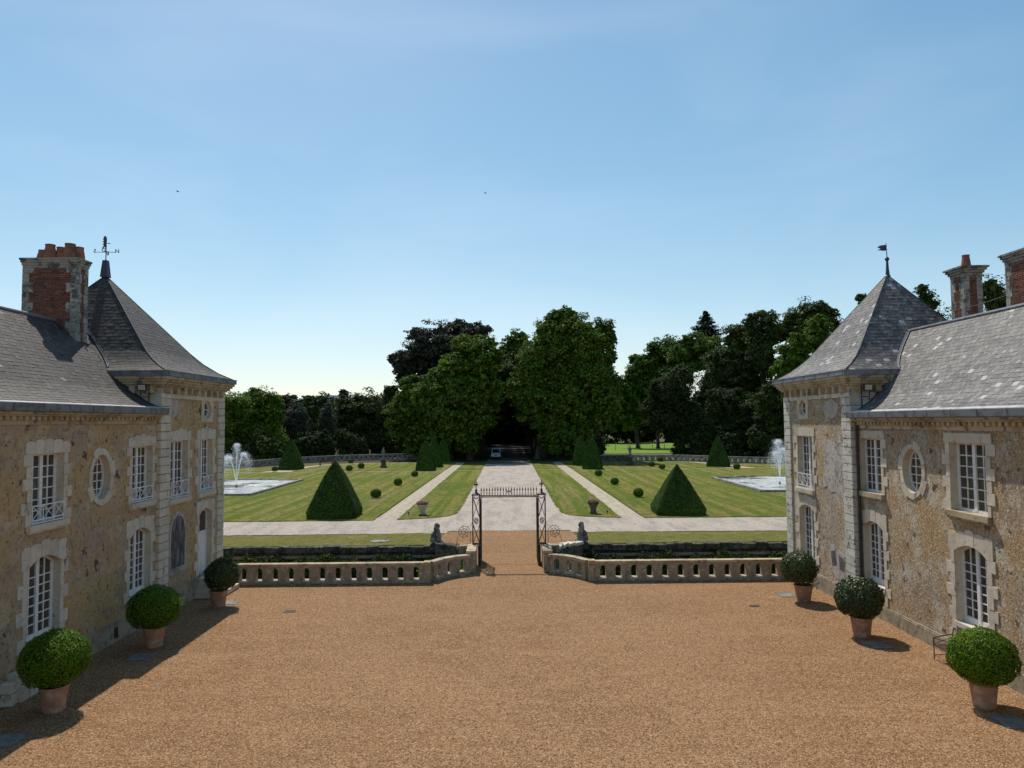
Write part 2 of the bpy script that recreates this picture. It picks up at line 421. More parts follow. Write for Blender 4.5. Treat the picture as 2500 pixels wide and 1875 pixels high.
# ------------------------------------------------------------------ mesh helpers
class MB:
    def __init__(self):
        self.v, self.f = [], []

    def add(self, vs, fs):
        o = len(self.v)
        self.v.extend([tuple(p) for p in vs])
        self.f.extend([tuple(i + o for i in q) for q in fs])
        return self

    def box(self, a, b):
        x0, y0, z0 = (min(a[i], b[i]) for i in range(3))
        x1, y1, z1 = (max(a[i], b[i]) for i in range(3))
        return self.add([(x0, y0, z0), (x1, y0, z0), (x1, y1, z0), (x0, y1, z0), (x0, y0, z1), (x1, y0, z1), (x1, y1, z1), (x0, y1, z1)],
                        [(0, 3, 2, 1), (4, 5, 6, 7), (0, 1, 5, 4), (1, 2, 6, 5), (2, 3, 7, 6), (3, 0, 4, 7)])

    def tube(self, pts, r, n=6, closed=False, cap=True):
        pts = [Vector(p) for p in pts]
        rs = r if isinstance(r, (list, tuple)) else [r] * len(pts)
        rings, N = [], len(pts)
        prev = None
        for i, p in enumerate(pts):
            a = pts[(i - 1) % N] if (closed or i > 0) else p
            b = pts[(i + 1) % N] if (closed or i < N - 1) else p
            t = (b - a)
            t = t.normalized() if t.length > 1e-9 else Vector((0, 0, 1))
            if prev is None:
                ref = Vector((0, 0, 1)) if abs(t.z) < 0.9 else Vector((1, 0, 0))
                e = t.cross(ref).normalized()
            else:
                e = (prev - t * prev.dot(t))
                e = e.normalized() if e.length > 1e-6 else t.orthogonal().normalized()
            prev = e
            g = t.cross(e)
            rings.append([p + (e * math.cos(2 * math.pi * k / n) + g * math.sin(2 * math.pi * k / n)) * rs[i] for k in range(n)])
        vs = [q for ring in rings for q in ring]
        fs = []
        for i in range(N if closed else N - 1):
            j = (i + 1) % N
            for k in range(n):
                fs.append((i * n + k, i * n + (k + 1) % n, j * n + (k + 1) % n, j * n + k))
        if cap and not closed:
            fs.append(tuple(reversed(range(n))))
            fs.append(tuple((N - 1) * n + k for k in range(n)))
        return self.add(vs, fs)

    def lathe(self, prof, c=(0, 0, 0), n=20, ribs=0, rib_amp=0.0):
        vs, fs = [], []
        for r, z in prof:
            for k in range(n):
                a = 2 * math.pi * k / n
                rr = r * (1 + (rib_amp * math.cos(a * ribs) if ribs else 0))
                vs.append((c[0] + rr * math.cos(a), c[1] + rr * math.sin(a), c[2] + z))
        for i in range(len(prof) - 1):
            for k in range(n):
                fs.append((i * n + k, i * n + (k + 1) % n, (i + 1) * n + (k + 1) % n, (i + 1) * n + k))
        fs.append(tuple(reversed(range(n))))
        fs.append(tuple((len(prof) - 1) * n + k for k in range(n)))
        return self.add(vs, fs)

    def prism(self, poly, fa, fb):
        """poly: 2-D points; fa, fb: functions to the two end faces"""
        n = len(poly)
        tri = tessellate_polygon([[Vector((p[0], p[1], 0)) for p in poly]])
        vs = [fa(*p) for p in poly] + [fb(*p) for p in poly]
        fs = [tuple(t) for t in tri] + [tuple(reversed([i + n for i in t])) for t in tri]
        fs += [(i, (i + 1) % n, (i + 1) % n + n, i + n) for i in range(n)]
        return self.add(vs, fs)

    def mesh(self, name, m, smooth=False, fixn=True):
        me = bpy.data.meshes.new(name)
        me.from_pydata(self.v, [], self.f)
        if fixn:
            bm = bmesh.new()
            bm.from_mesh(me)
            bmesh.ops.recalc_face_normals(bm, faces=bm.faces)
            bm.to_mesh(me)
            bm.free()
        if m is not None:
            me.materials.append(MT[m] if isinstance(m, str) else m)
        if smooth:
            me.shade_smooth()
        return me

    def build(self, name, m, parent=None, smooth=False, loc=None, fixn=True):
        return ob(name, self.mesh(name, m, smooth, fixn), parent, loc)

def ob(name, me, parent=None, loc=None, rot=None, scl=None, mtx=None):
    o = bpy.data.objects.new(name, me)
    COL.objects.link(o)
    if parent is not None:
        o.parent = parent
    if mtx is not None:
        o.matrix_basis = mtx
    if loc is not None:
        o.location = loc
    if rot is not None:
        o.rotation_euler = rot
    if scl is not None:
        o.scale = scl
    return o

def tag(o, label=None, cat=None, group=None, kind=None):
    if label: o['label'] = label
    if cat: o['category'] = cat
    if group: o['group'] = group
    if kind: o['kind'] = kind
    return o

def thing(name, label, cat, loc=(0, 0, 0), group=None, rotz=0.0):
    o = bpy.data.objects.new(name, None)
    o.empty_display_size = 0.3
    COL.objects.link(o)
    o.location = loc
    o.rotation_euler = (0, 0, rotz)
    return tag(o, label, cat, group)

def kids(o):
    return [c for c in bpy.data.objects if c.parent == o]

def copy_tree(o, ch_map, parent=None):
    c = o.copy()
    COL.objects.link(c)
    if parent is not None:
        c.parent = parent
    for ch in ch_map.get(o.name, []):
        copy_tree(ch, ch_map, c)
    return c

def child_map():
    d = {}
    for o in bpy.data.objects:
        if o.parent is not None:
            d.setdefault(o.parent.name, []).append(o)
    return d

def quads_mesh(name, P4, m):
    """P4: (N,4,3) array of separate quads"""
    N = len(P4)
    me = bpy.data.meshes.new(name)
    me.vertices.add(N * 4)
    me.vertices.foreach_set('co', np.ascontiguousarray(P4, dtype=np.float32).reshape(-1))
    me.loops.add(N * 4)
    me.loops.foreach_set('vertex_index', np.arange(N * 4, dtype=np.int32))
    me.polygons.add(N)
    me.polygons.foreach_set('loop_start', np.arange(0, N * 4, 4, dtype=np.int32))
    me.polygons.foreach_set('loop_total', np.full(N, 4, dtype=np.int32))
    me.update(calc_edges=True)
    me.materials.append(MT[m])
    return me

def leaves(C, size, out=None, outw=0.5, aspect=0.6, jitter=0.35):
    """leaf quads (diamonds) at centres C; out = preferred normals"""
    N = len(C)
    nr = nrg.normal(size=(N, 3))
    nr /= np.linalg.norm(nr, axis=1, keepdims=True)
    if out is not None:
        nr = nr * (1 - outw) + out * outw
        nr /= np.linalg.norm(nr, axis=1, keepdims=True) + 1e-9
    t = nrg.normal(size=(N, 3))
    t -= nr * np.sum(t * nr, axis=1, keepdims=True)
    t /= np.linalg.norm(t, axis=1, keepdims=True) + 1e-9
    b = np.cross(nr, t)
    s = size * (1 + jitter * nrg.uniform(-1, 1, size=(N, 1)))
    return np.stack([C - t * s * 0.5, C + b * s * 0.5 * aspect, C + t * s * 0.5, C - b * s * 0.5 * aspect], axis=1)

def unit_dirs(N):
    d = nrg.normal(size=(N, 3))
    return d / np.linalg.norm(d, axis=1, keepdims=True)

def chamfer_box_mesh(name, m, c=0.03):
    bm = bmesh.new()
    bmesh.ops.create_cube(bm, size=1.0)
    bmesh.ops.bevel(bm, geom=bm.edges[:], offset=c, segments=1, affect='EDGES')
    me = bpy.data.meshes.new(name)
    bm.to_mesh(me)
    bm.free()
    me.materials.append(MT[m])
    return me

# ------------------------------------------------------------------ the setting: ground, paths, moat
def sheet(name, poly, z, m, jitter=0.0, step=0.6, thick=0.0, kind='structure'):
    pts = []
    n = len(poly)
    for i in range(n):
        a, b = Vector(poly[i]), Vector(poly[(i + 1) % n])
        k = max(1, int((b - a).length / step)) if jitter else 1
        for j in range(k):
            p = a.lerp(b, j / k)
            if jitter and max(abs(p.x), abs(p.y)) < 140:
                p = p + Vector((rng.uniform(-jitter, jitter), rng.uniform(-jitter, jitter)))
            pts.append(p)
    tri = tessellate_polygon([[Vector((p.x, p.y, 0)) for p in pts]])
    vs = [(p.x, p.y, z) for p in pts]
    fs = [tuple(t) for t in tri]
    if thick:
        N = len(pts)
        vs += [(p.x, p.y, z - thick) for p in pts]
        fs += [(i, (i + 1) % N, (i + 1) % N + N, i + N) for i in range(N)]
    mb = MB()
    mb.add(vs, fs)
    me = mb.mesh(name, m, fixn=False)
    bm = bmesh.new()
    bm.from_mesh(me)
    for f in bm.faces:
        f.normal_update()
        if abs(f.normal.z) > 0.5 and f.normal.z < 0:
            f.normal_flip()
    bm.to_mesh(me)
    bm.free()
    o = ob(name, me)
    return tag(o, kind=kind)

def arc(cx, cy, r, a0, a1, n=8):
    return [(cx + r * math.cos(R(a0 + (a1 - a0) * i / n)), cy + r * math.sin(R(a0 + (a1 - a0) * i / n))) for i in range(n + 1)]

def mirror(poly):
    return [(-x, y) for x, y in reversed(poly)]

# far ground out to the horizon
sheet('ground', [(-3000, 40.7), (3000, 40.7), (3000, 5000), (-3000, 5000)], -0.02, 'ground')
sheet('courtyard', [(-70, -45), (70, -45), (70, 31.72), (3.75, 31.72), (3.35, 32.3), (2.85, 32.95), (2.1, 33.42), (1.95, 35.3), (1.95, 40.7), (-1.95, 40.7), (-1.95, 35.3), (-2.1, 33.42), (-2.85, 32.95), (-3.35, 32.3), (-3.75, 31.72), (-70, 31.72)], 0.0, 'gravel')
sheet('moat_bed', [(-70, 32.0), (70, 32.0), (70, 41.2), (-70, 41.2)], -3.0, 'grass_dry')
# solid bridge under the gate passage and the retaining faces of the moat
br = MB()
for s in (-1, 1):
    prof = [(3.75, 31.72), (3.35, 32.3), (2.85, 32.95), (2.1, 33.42), (1.95, 35.3), (2.35, 37.2), (3.1, 38.8), (4.1, 40.0), (4.3, 40.9)]
    for (x0, y0), (x1, y1) in zip(prof, prof[1:]):
        br.add([(s * x0, y0, -3), (s * x1, y1, -3), (s * x1, y1, -0.012), (s * x0, y0, -0.012)], [(0, 1, 2, 3)])
tag(br.build('bridge_side', 'stone_moss', fixn=False), kind='structure')
sheet('gate_passage', [(1.95, 35.2), (2.35, 37.2), (3.1, 38.8), (4.1, 40.0), (4.3, 40.9), (4.1, 43.2), (4.0, 45.5), (2.0, 46.1), (0, 45.9), (-2.0, 46.2), (-4.0, 45.6), (-4.1, 43.2),
                       (-4.3, 40.9), (-4.1, 40.0), (-3.1, 38.8), (-2.35, 37.2), (-1.95, 35.2)], 0.008, 'gravel', jitter=0.05, step=0.25)
cw = MB()
cw.add([(-70, 31.72, -3), (-3.75, 31.72, -3), (-3.75, 31.72, 0), (-70, 31.72, 0)], [(0, 1, 2, 3)])
cw.add([(70, 31.72, -3), (3.75, 31.72, -3), (3.75, 31.72, 0), (70, 31.72, 0)], [(0, 1, 2, 3)])
tag(cw.build('moat_side', 'stone_moss', fixn=False), kind='structure')

# pale gravel: cross drive and avenue as one sheet, then the garden paths
sheet('driveway', [(-70, 44.6), (-4.0, 45.2), (-3.9, 46.0), (3.9, 46.0), (4.0, 45.2), (70, 44.0), (70, 51.3), (7.6, 52.6), (4.2, 58), (3.85, 117.5), (-3.85, 117.5), (-4.2, 58), (-7.6, 52.8), (-70, 51.6)],
      0.004, 'gravel_pale', jitter=0.07, step=0.35)
sheet('avenue', [(-3.85, 117.3), (3.85, 117.3), (3.6, 330), (-3.6, 330)], 0.001, 'avenue_track_shade')  # stretch of track coloured darker to carry the shade of the crowns
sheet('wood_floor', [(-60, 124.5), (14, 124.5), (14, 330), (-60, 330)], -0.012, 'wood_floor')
for s in (-1, 1):
    p = [(s * 8.1, 51.0), (s * 9.65, 51.0), (s * 9.2, 101), (s * 8.9, 122), (s * 7.5, 122), (s * 7.6, 101)]
    sheet('garden_path', p, 0.0, 'gravel_path')
    p = [(s * 3.8, 102.0), (s * 60, 102.0), (s * 60, 103.1), (s * 3.8, 103.1)]
    sheet('garden_path', p, 0.002, 'gravel_path')
    p = [(s * 31.5, 102.9), (s * 36.0, 102.9), (s * 33.9, 109), (s * 33.0, 115), (s * 30.5, 120.2), (s * 24, 123.6), (s * 14, 125), (s * 8.6, 125), (s * 8.6, 124.2), (s * 14, 124), (s * 23.5, 122.6), (s * 29.6, 119.2), (s * 31.6, 114)]
    sheet('garden_path', p, 0.001, 'gravel_path')

# lawns: each a thin turf sheet with its own ragged edge
LT = 0.05
for s in (-1, 1):
    fl = (lambda P: P) if s == 1 else (lambda P: [(-x, y) for x, y in P])
    # strip between avenue and garden path, rounded towards the drive
    P = [(8.05, 51.35), (7.62, 101.9), (3.85, 101.9), (3.85, 60.0), (3.92, 57.0)] + arc(7.05, 54.9, 3.05, 182, 262, 12)
    sheet('lawn', fl(P), LT, 'lawn', 0.08, 0.4, 0.06)
    P = [(7.6, 103.2), (7.5, 116.5), (3.85, 116.5), (3.85, 103.2)]
    sheet('lawn', fl(P), LT, 'lawn', 0.08, 0.4, 0.06)
    # great parterre with the basin cut out by the basin itself lying on it
    P = [(9.7, 51.2), (60, 50.8), (60, 101.9), (9.25, 101.9)]
    sheet('lawn', fl(P), LT, 'lawn', 0.08, 0.4, 0.06)
    P = [(9.2, 103.2), (31.3, 103.2), (31.2, 113.5), (29.2, 118.6), (23.0, 122.2), (14, 123.6), (8.9, 123.6)]
    sheet('lawn', fl(P), LT, 'lawn', 0.08, 0.4, 0.06)
    P = [(36.2, 103.2), (60, 103.2), (60, 112), (34.2, 112), (34.3, 109)]
    sheet('lawn', fl(P), LT, 'lawn', 0.08, 0.4, 0.06)
    # dry strip along the moat
    P = [(60, 40.75), (60, 44.0), (12, 44.5), (5.6, 45.05), (4.6, 44.7), (4.25, 43.6), (4.3, 42.0), (4.6, 40.75)]
    sheet('grass_strip', fl(P), LT, 'grass_dry', 0.07, 0.35, 0.06)
sheet('meadow', [(14, 150), (90, 150), (110, 215), (10, 215)], 0.03, 'meadow')
# a far blue ridge seen through the gap in the trees
hm = MB()
prof = [(-700, 5), (-520, 62), (-430, 74), (-380, 70), (-300, 50), (-150, 30), (0, 30), (300, 40), (800, 20)]
for (x0, z0), (x1, z1) in zip(prof, prof[1:]):
    hm.add([(x0, 1500, -5), (x1, 1500, -5), (x1, 1700, z1), (x0, 1700, z0), (x1, 2100, -5), (x0, 2100, -5)], [(0, 1, 2, 3), (3, 2, 4, 5)])
tag(hm.build('hills', 'hill', fixn=False), kind='structure')

# ------------------------------------------------------------------ wings and pavilions
class Frame:
    """facade frame: u along the wall (world y), o out of the wall into the court, z up"""
    def __init__(self, s, X):
        self.s, self.X = s, X

    def __call__(self, u, o, z):
        return (self.s * (self.X - o), u, z)

STONE = {}
def stone_box(name, fr, u0, u1, o0, o1, z0, z1, m, parent):
    if m not in STONE:
        STONE[m] = chamfer_box_mesh('stone_block', m, 0.025)
    a, b = Vector(fr(u0, o0, z0)), Vector(fr(u1, o1, z1))
    c = (a + b) / 2
    d = b - a
    return ob(name, STONE[m], parent, loc=c, scl=(abs(d.x), abs(d.y), abs(d.z)))

def poly_stone(name, fr, poly, o0, o1, m, parent):
    cu = sum(p[0] for p in poly) / len(poly)
    cz = sum(p[1] for p in poly) / len(poly)
    c = Vector(fr(cu, o0, cz))
    mb = MB()
    mb.prism(poly, lambda u, z: Vector(fr(u, o0, z)) - c, lambda u, z: Vector(fr(u, o1, z)) - c)
    return mb.build(name, m, parent, loc=c)

class Opening:
    def __init__(self, kind, u0, u1, z0, z1, rise=0.0):
        self.kind, self.u0, self.u1, self.z0, self.z1, self.rise = kind, u0, u1, z0, z1, rise
        self.um, self.hw = (u0 + u1) / 2, (u1 - u0) / 2

    def top(self, u):
        t = max(-1, min(1, (u - self.um) / self.hw))
        if self.kind == 'oval':
            return (self.z0 + self.z1) / 2 + (self.z1 - self.z0) / 2 * math.sqrt(max(0, 1 - t * t))
        return self.z1 - self.rise * t * t

    def bot(self, u):
        t = max(-1, min(1, (u - self.um) / self.hw))
        if self.kind == 'oval':
            return (self.z0 + self.z1) / 2 - (self.z1 - self.z0) / 2 * math.sqrt(max(0, 1 - t * t))
        return self.z0

    def loop(self, inset=0.0):
        if self.kind == 'oval':
            cu, cz = self.um, (self.z0 + self.z1) / 2
            a, b = self.hw - inset, (self.z1 - self.z0) / 2 - inset
            return [(cu + a * math.cos(2 * math.pi * k / 36), cz + b * math.sin(2 * math.pi * k / 36)) for k in range(36)]
        a, b = self.u0 + inset, self.u1 - inset
        P = [(a, self.z0 + inset), (b, self.z0 + inset)]
        n = 10 if self.rise else 1
        for k in range(n + 1):
            u = b + (a - b) * k / n
            P.append((u, self.top(u) - inset))
        return P

def wall_with_holes(name, fr, u0, u1, z0, z1, ops, m, parent, depth=0.30):
    outer = [(u0, z0), (u1, z0), (u1, z1), (u0, z1)]
    loops = [outer] + [list(reversed(o.loop())) for o in ops]
    flat = [p for lp in loops for p in lp]
    tri = tessellate_polygon([[Vector((p[0], p[1], 0)) for p in lp] for lp in loops])
    mb = MB()
    mb.add([fr(p[0], 0, p[1]) for p in flat], [tuple(t) for t in tri])
    wall = mb.build(name, m, parent, fixn=True)
    # reveals in dressed stone, one part
    for o in ops:
        L = o.loop()
        n = len(L)
        rv = MB()
        rv.add([fr(p[0], 0, p[1]) for p in L] + [fr(p[0], -depth, p[1]) for p in L],
               [(i, (i + 1) % n, (i + 1) % n + n, i + n) for i in range(n)])
        rv.build('window_reveal', 'stone', parent, fixn=False)
    # dark rooms behind the openings, closed boxes open to the front
    for o in ops:
        rm = MB()
        a, b, c, d = o.u0 - 0.15, o.u1 + 0.15, o.z0 - 0.15, o.z1 + 0.15
        rm.add([fr(a, -depth, c), fr(b, -depth, c), fr(b, -depth, d), fr(a, -depth, d),
                fr(a, -1.6, c), fr(b, -1.6, c), fr(b, -1.6, d), fr(a, -1.6, d)],
               [(4, 5, 6, 7), (0, 1, 5, 4), (1, 2, 6, 5), (2, 3, 7, 6), (3, 0, 4, 7)])
        rm.build('room_interior', 'room', parent, fixn=False)
    return wall

def window(fr, o, parent, cols=4, rows=6, depth=0.19, casement=True, curtain=0.0, kick=0.0):
    fw = 0.055
    # outer frame: ring between the opening and an inset
    L0, L1 = o.loop(0.004), o.loop(fw)
    n = len(L0)
    mb = MB()
    vs = [fr(p[0], -depth, p[1]) for p in L0] + [fr(p[0], -depth, p[1]) for p in L1] + \
         [fr(p[0], -depth - 0.07, p[1]) for p in L0] + [fr(p[0], -depth - 0.07, p[1]) for p in L1]
    fs = []
    for i in range(n):
        j = (i + 1) % n
        fs += [(i, j, n + j, n + i), (2 * n + i, 2 * n + j, 3 * n + j, 3 * n + i), (n + i, n + j, 3 * n + j, 3 * n + i)]
    mb.add(vs, fs)
    w = mb.build('window', 'white_paint', parent, fixn=False)
    a, b = o.u0 + fw, o.u1 - fw
    zlo = o.z0 + fw + kick

    def strip(m_, ua, ub, o0, o1):
        """vertical bar clipped to the opening"""
        t = min(o.top(ua), o.top(ub)) - fw
        bt = max(o.bot(ua), o.bot(ub)) + fw if o.kind == 'oval' else o.z0 + fw
        if t > bt:
            m_.box(fr(ua, o0, bt), fr(ub, o1, t))
    sash = MB()
    cu = [a + (b - a) * k / cols for k in range(cols + 1)]
    for k in range(1, cols):
        wd = 0.062 if (casement and k == cols // 2) else 0.016
        strip(sash, cu[k] - wd, cu[k] + wd, -depth + (0.012 if wd > 0.03 else -0.012), -depth - 0.06)
    if casement:
        strip(sash, a, a + 0.045, -depth - 0.006, -depth - 0.06)
        strip(sash, b - 0.045, b, -depth - 0.006, -depth - 0.06)
    if kick:
        sash.box(fr(a, -depth - 0.004, o.z0 + fw), fr(b, -depth - 0.06, zlo))
    else:
        if o.kind != 'oval':
            sash.box(fr(a, -depth - 0.004, o.z0 + fw), fr(b, -depth - 0.06, o.z0 + fw + 0.05))
    zt = o.z1 - o.rise
    zr = [zlo + (zt - fw - zlo) * k / rows for k in range(rows + 1)]
    if o.kind == 'oval':
        zr = [o.z0 + fw + (o.z1 - o.z0 - 2 * fw) * k / rows for k in range(rows + 1)]
    for k in range(1, rows):
        z = zr[k]
        ua, ub = a, b
        if o.kind == 'oval':
            t = (z - (o.z0 + o.z1) / 2) / ((o.z1 - o.z0) / 2 - fw)
            h = (o.hw - fw) * math.sqrt(max(0, 1 - t * t))
            ua, ub = o.um - h, o.um + h
        sash.box(fr(ua, -depth - 0.016, z - 0.015), fr(ub, -depth - 0.056, z + 0.015))
    sash.build('sash_bars', 'white_paint', w)
    # each pane its own sheet of glass
    for i in range(cols):
        for j in range(rows):
            ua, ub, za, zb = cu[i] + 0.01, cu[i + 1] - 0.01, zr[j] + 0.01, zr[j + 1] - 0.01
            last = (j == rows - 1)
            ns = 5 if (o.rise or o.kind == 'oval') else 1
            top, bot = [], []
            for k in range(ns + 1):
                u = ua + (ub - ua) * k / ns
                tz = o.top(u) - fw - 0.004
                bz = o.bot(u) + fw + 0.004
                if o.kind == 'oval':
                    e = o.hw - fw
                    t = (u - o.um) / e
                    h = ((o.z1 - o.z0) / 2 - fw) * math.sqrt(max(0, 1 - t * t))
                    mid = (o.z0 + o.z1) / 2
                    tz, bz = mid + h, mid - h
                tt = min(zb if not (last and o.kind != 'oval') else 1e9, tz)
                bb = max(za, bz)
                if tt - bb > 0.004:
                    top.append((u, tt))
                    bot.append((u, bb))
            if len(top) < 2:
                continue
            poly = bot + list(reversed(top))
            poly_stone('pane', fr, poly, -depth - 0.034 - rng.uniform(0, 0.003), -depth - 0.040, 'glass', w)
    if curtain:
        cm = MB()
        N = 26
        for (ca, cb) in ((o.u0 + 0.05, o.um - 0.16), (o.um + 0.16, o.u1 - 0.05)):
            vs = []
            for k in range(N + 1):
                u = ca + (cb - ca) * k / N
                oo = -depth - 0.20 + 0.03 * math.sin(k * 1.9)
                vs += [fr(u, oo, o.z0 + 0.05), fr(u, oo, o.z0 + (o.z1 - o.z0) * curtain)]
            cm.add(vs, [(2 * k, 2 * k + 2, 2 * k + 3, 2 * k + 1) for k in range(N)])
        cm.build('curtain', 'curtain', w, fixn=False)
    return w

def sill(fr, o, w, m='stone', ext=0.16, h=0.14, out=0.14):
    mb = MB()
    mb.box(fr(o.u0 + 0.003, -0.185, o.z0 - 0.05), fr(o.u1 - 0.003, 0.003, o.z0 + 0.02))
    mb.box(fr(o.u0 - ext, 0.004, o.z0 - h), fr(o.u1 + ext, out, o.z0 + 0.025))
    mb.box(fr(o.u0 - ext + 0.03, 0.005, o.z0 - h - 0.06), fr(o.u1 + ext - 0.03, out * 0.6, o.z0 - h - 0.001))
    return mb.build('sill', m, w)

def railing(fr, o, w, z0, z1, out=0.05):
    mb = MB()
    a, b = o.u0 + 0.02, o.u1 - 0.02
    for z in (z0, z0 + (z1 - z0) * 0.18, z1):
        mb.box(fr(a, out - 0.015, z - 0.016), fr(b, out + 0.015, z + 0.016))
    zz0, zz1 = z0 + (z1 - z0) * 0.18, z1
    n = 3
    for k in range(n):
        ua, ub = a + (b - a) * k / n, a + (b - a) * (k + 1) / n
        mb.tube([fr(ua, out, zz0), fr(ub, out, zz1)], 0.011, 5)
        mb.tube([fr(ua, out + 0.006, zz1), fr(ub, out + 0.006, zz0)], 0.011, 5)
        mb.box(fr(ua - 0.011, out - 0.011, z0), fr(ua + 0.011, out + 0.011, z1))
    mb.box(fr(b - 0.011, out - 0.011, z0), fr(b + 0.011, out + 0.011, z1))
    return mb.build('railing', 'white_paint', w)

def jambs(fr, o, parent, m, zbot=None, flat=False, lim=None, proud=0.03, lin=0.42):
    """dressed stones round a straight or arched opening: toothed jambs and a stepped lintel"""
    zt = o.z1 - o.rise
    zb = o.z0 if zbot is None else zbot
    n = max(2, round((zt - zb) / 0.34))
    h = (zt - zb) / n
    lo, hi = (lim or (-1e9, 1e9))
    for side in (-1, 1):
        for k in range(n):
            wd = (0.36 if (k + (side > 0)) % 2 else 0.17) + rng.uniform(-0.04, 0.05)
            if side < 0:
                ua, ub = max(lo, o.u0 - wd), o.u0
            else:
                ua, ub = o.u1, min(hi, o.u1 + wd)
            if ub - ua < 0.05:
                continue
            stone_box('jamb_stone', fr, ua, ub, 0.003, proud + rng.uniform(-0.008, 0.008), zb + h * k + 0.004, zb + h * (k + 1) - 0.004, m, parent)
    # lintel of five stones
    ua, ub = max(lo, o.u0 - 0.26), min(hi, o.u1 + 0.26)
    N = 5
    cuts = [ua + (ub - ua) * k / N + (rng.uniform(-0.03, 0.03) if 0 < k < N else 0) for k in range(N + 1)]
    for k in range(N):
        a, b = cuts[k] + 0.004, cuts[k + 1] - 0.004
        mid = abs((k + 0.5) / N - 0.5)
        top = o.z1 + (lin if not flat else lin) - (0 if flat else mid * 0.24) + (0 if flat else rng.uniform(-0.02, 0.02))
        bp = []
        for q in range(5):
            u = a + (b - a) * q / 4
            z = o.top(u) if o.u0 <= u <= o.u1 else zt
            bp.append((u, z + 0.003))
        if flat:
            tp = [(b, top), (a, top)]
        else:
            w_ = b - a
            tp = [(b, top - 0.035), (b - 0.2 * w_, top + 0.004), (b - 0.5 * w_, top + 0.016), (a + 0.2 * w_, top + 0.002), (a, top - 0.04)]
        poly_stone('lintel_stone', fr, bp + tp, 0.003, proud + rng.uniform(-0.006, 0.008), m, parent)

def oval_ring(fr, o, parent, m, wd=0.2, n=10, proud=0.03, ears=True):
    cu, cz = o.um, (o.z0 + o.z1) / 2
    a, b = o.hw, (o.z1 - o.z0) / 2
    for k in range(n):
        t0, t1 = 2 * math.pi * (k / n) + 0.012, 2 * math.pi * ((k + 1) / n) - 0.012
        inner, outer = [], []
        e = wd + (0.10 if (ears and k % 3 == 0) else 0.0) + rng.uniform(-0.02, 0.03)
        for q in range(6):
            t = t0 + (t1 - t0) * q / 5
            inner.append((cu + (a + 0.002) * math.cos(t), cz + (b + 0.002) * math.sin(t)))
            outer.append((cu + (a + e) * math.cos(t), cz + (b + e) * math.sin(t)))
        poly_stone('ring_stone', fr, inner + list(reversed(outer)), 0.003, proud + rng.uniform(-0.006, 0.006), m, parent)

def quoins(fr, u0, u1, z0, z1, parent, m, near=True, proud=0.06, h=0.31, ret=0.7):
    """rusticated corner pier, block by block; the blocks turn the corner"""
    n = round((z1 - z0) / h)
    hh = (z1 - z0) / n
    for k in range(n):
        za, zb = z0 + hh * k + 0.012, z0 + hh * (k + 1) - 0.012
        split = (k % 3 == 1) and rng.random() < 0.7
        if split:
            c = u0 + (u1 - u0) * rng.uniform(0.4, 0.6)
            stone_box('quoin', fr, u0, c - 0.006, -ret, proud, za, zb, m, parent)
            stone_box('quoin', fr, c + 0.006, u1, -ret + 0.1, proud + rng.uniform(-0.004, 0.004), za, zb, m, parent)
        else:
            stone_box('quoin', fr, u0, u1, -ret, proud + rng.uniform(-0.004, 0.004), za, zb, m, parent)
    # recessed backing so that the joints read dark
    stone_box('quoin_backing', fr, u0 + 0.03, u1 - 0.03, -ret + 0.05, proud - 0.03, z0 + 0.02, z1 - 0.02, 'old_stone', parent)

def in_frame(p):
    return p[1] > 17.0

def slate_rows(lines, parent, m, w, individual=300, want=lambda c: True):
    """lines: list of (A, B) row lines from the eaves to the top; slates hang between line i and i+1"""
    lines = [(Vector(a), Vector(b)) for a, b in lines]
    e0 = (lines[0][1] - lines[0][0]).normalized()
    org = lines[0][0]
    S = []
    for i in range(len(lines) - 1):
        A, B = lines[i]
        C, D = lines[i + 1]
        a, b = (A - org).dot(e0), (B - org).dot(e0)
        c, d = (C - org).dot(e0), (D - org).dot(e0)
        if b - a < 0.05:
            continue
        base0 = A - e0 * a
        base1 = C - e0 * c
        up = (base1 - base0)
        nrm = e0.cross(up).normalized()
        if nrm.z < 0:
            nrm = -nrm
        k0 = math.floor(a / w - (0.5 if i % 2 else 0))
        x = (k0 + (0.5 if i % 2 else 0)) * w
        while x < b:
            xa, xb = max(x + 0.004, a), min(x + w - 0.004, b)
            if xb - xa > 0.03:
                ta, tb = min(max(xa, c), d), max(min(xb, d), c)
                l0 = 0.007 + rng.uniform(-0.002, 0.006)
                l1 = l0 + rng.uniform(-0.004, 0.004)
                dr = up * rng.uniform(-0.10, 0.03)
                p0, p1 = base0 + e0 * xa + dr, base0 + e0 * xb + dr
                t0, t1 = base1 + e0 * ta, base1 + e0 * tb
                S.append(([p0, p1, p0 + nrm * l0, p1 + nrm * l1, t1 + nrm * 0.003, t0 + nrm * 0.003]))
            x += w
    F = [(2, 3, 4, 5), (0, 1, 3, 2), (0, 2, 5), (1, 4, 3)]
    camp = Vector((0, 0, 7))
    order = sorted(range(len(S)), key=lambda k: ((S[k][2] - camp).length if want(S[k][2]) else 1e6))
    single = set(order[:individual])
    rest = MB()
    for k, q in enumerate(S):
        if k in single:
            c = sum(q, Vector()) / 6
            mb = MB()
            mb.add([p - c for p in q], F)
            mb.build('slate', m, parent, loc=c, fixn=False)
        else:
            rest.add(q, F)
    if rest.v:
        tag(rest.build('slates', m, parent, fixn=False), kind='stuff')
    # boarding under the slates
    bd = MB()
    for (A, B), (C, D) in zip(lines, lines[1:]):
        dn = Vector((0, 0, -0.012))
        bd.add([A + dn, B + dn, D + dn, C + dn], [(0, 1, 2, 3)])
    return bd.build('roof_boarding', 'slate', parent, fixn=False)

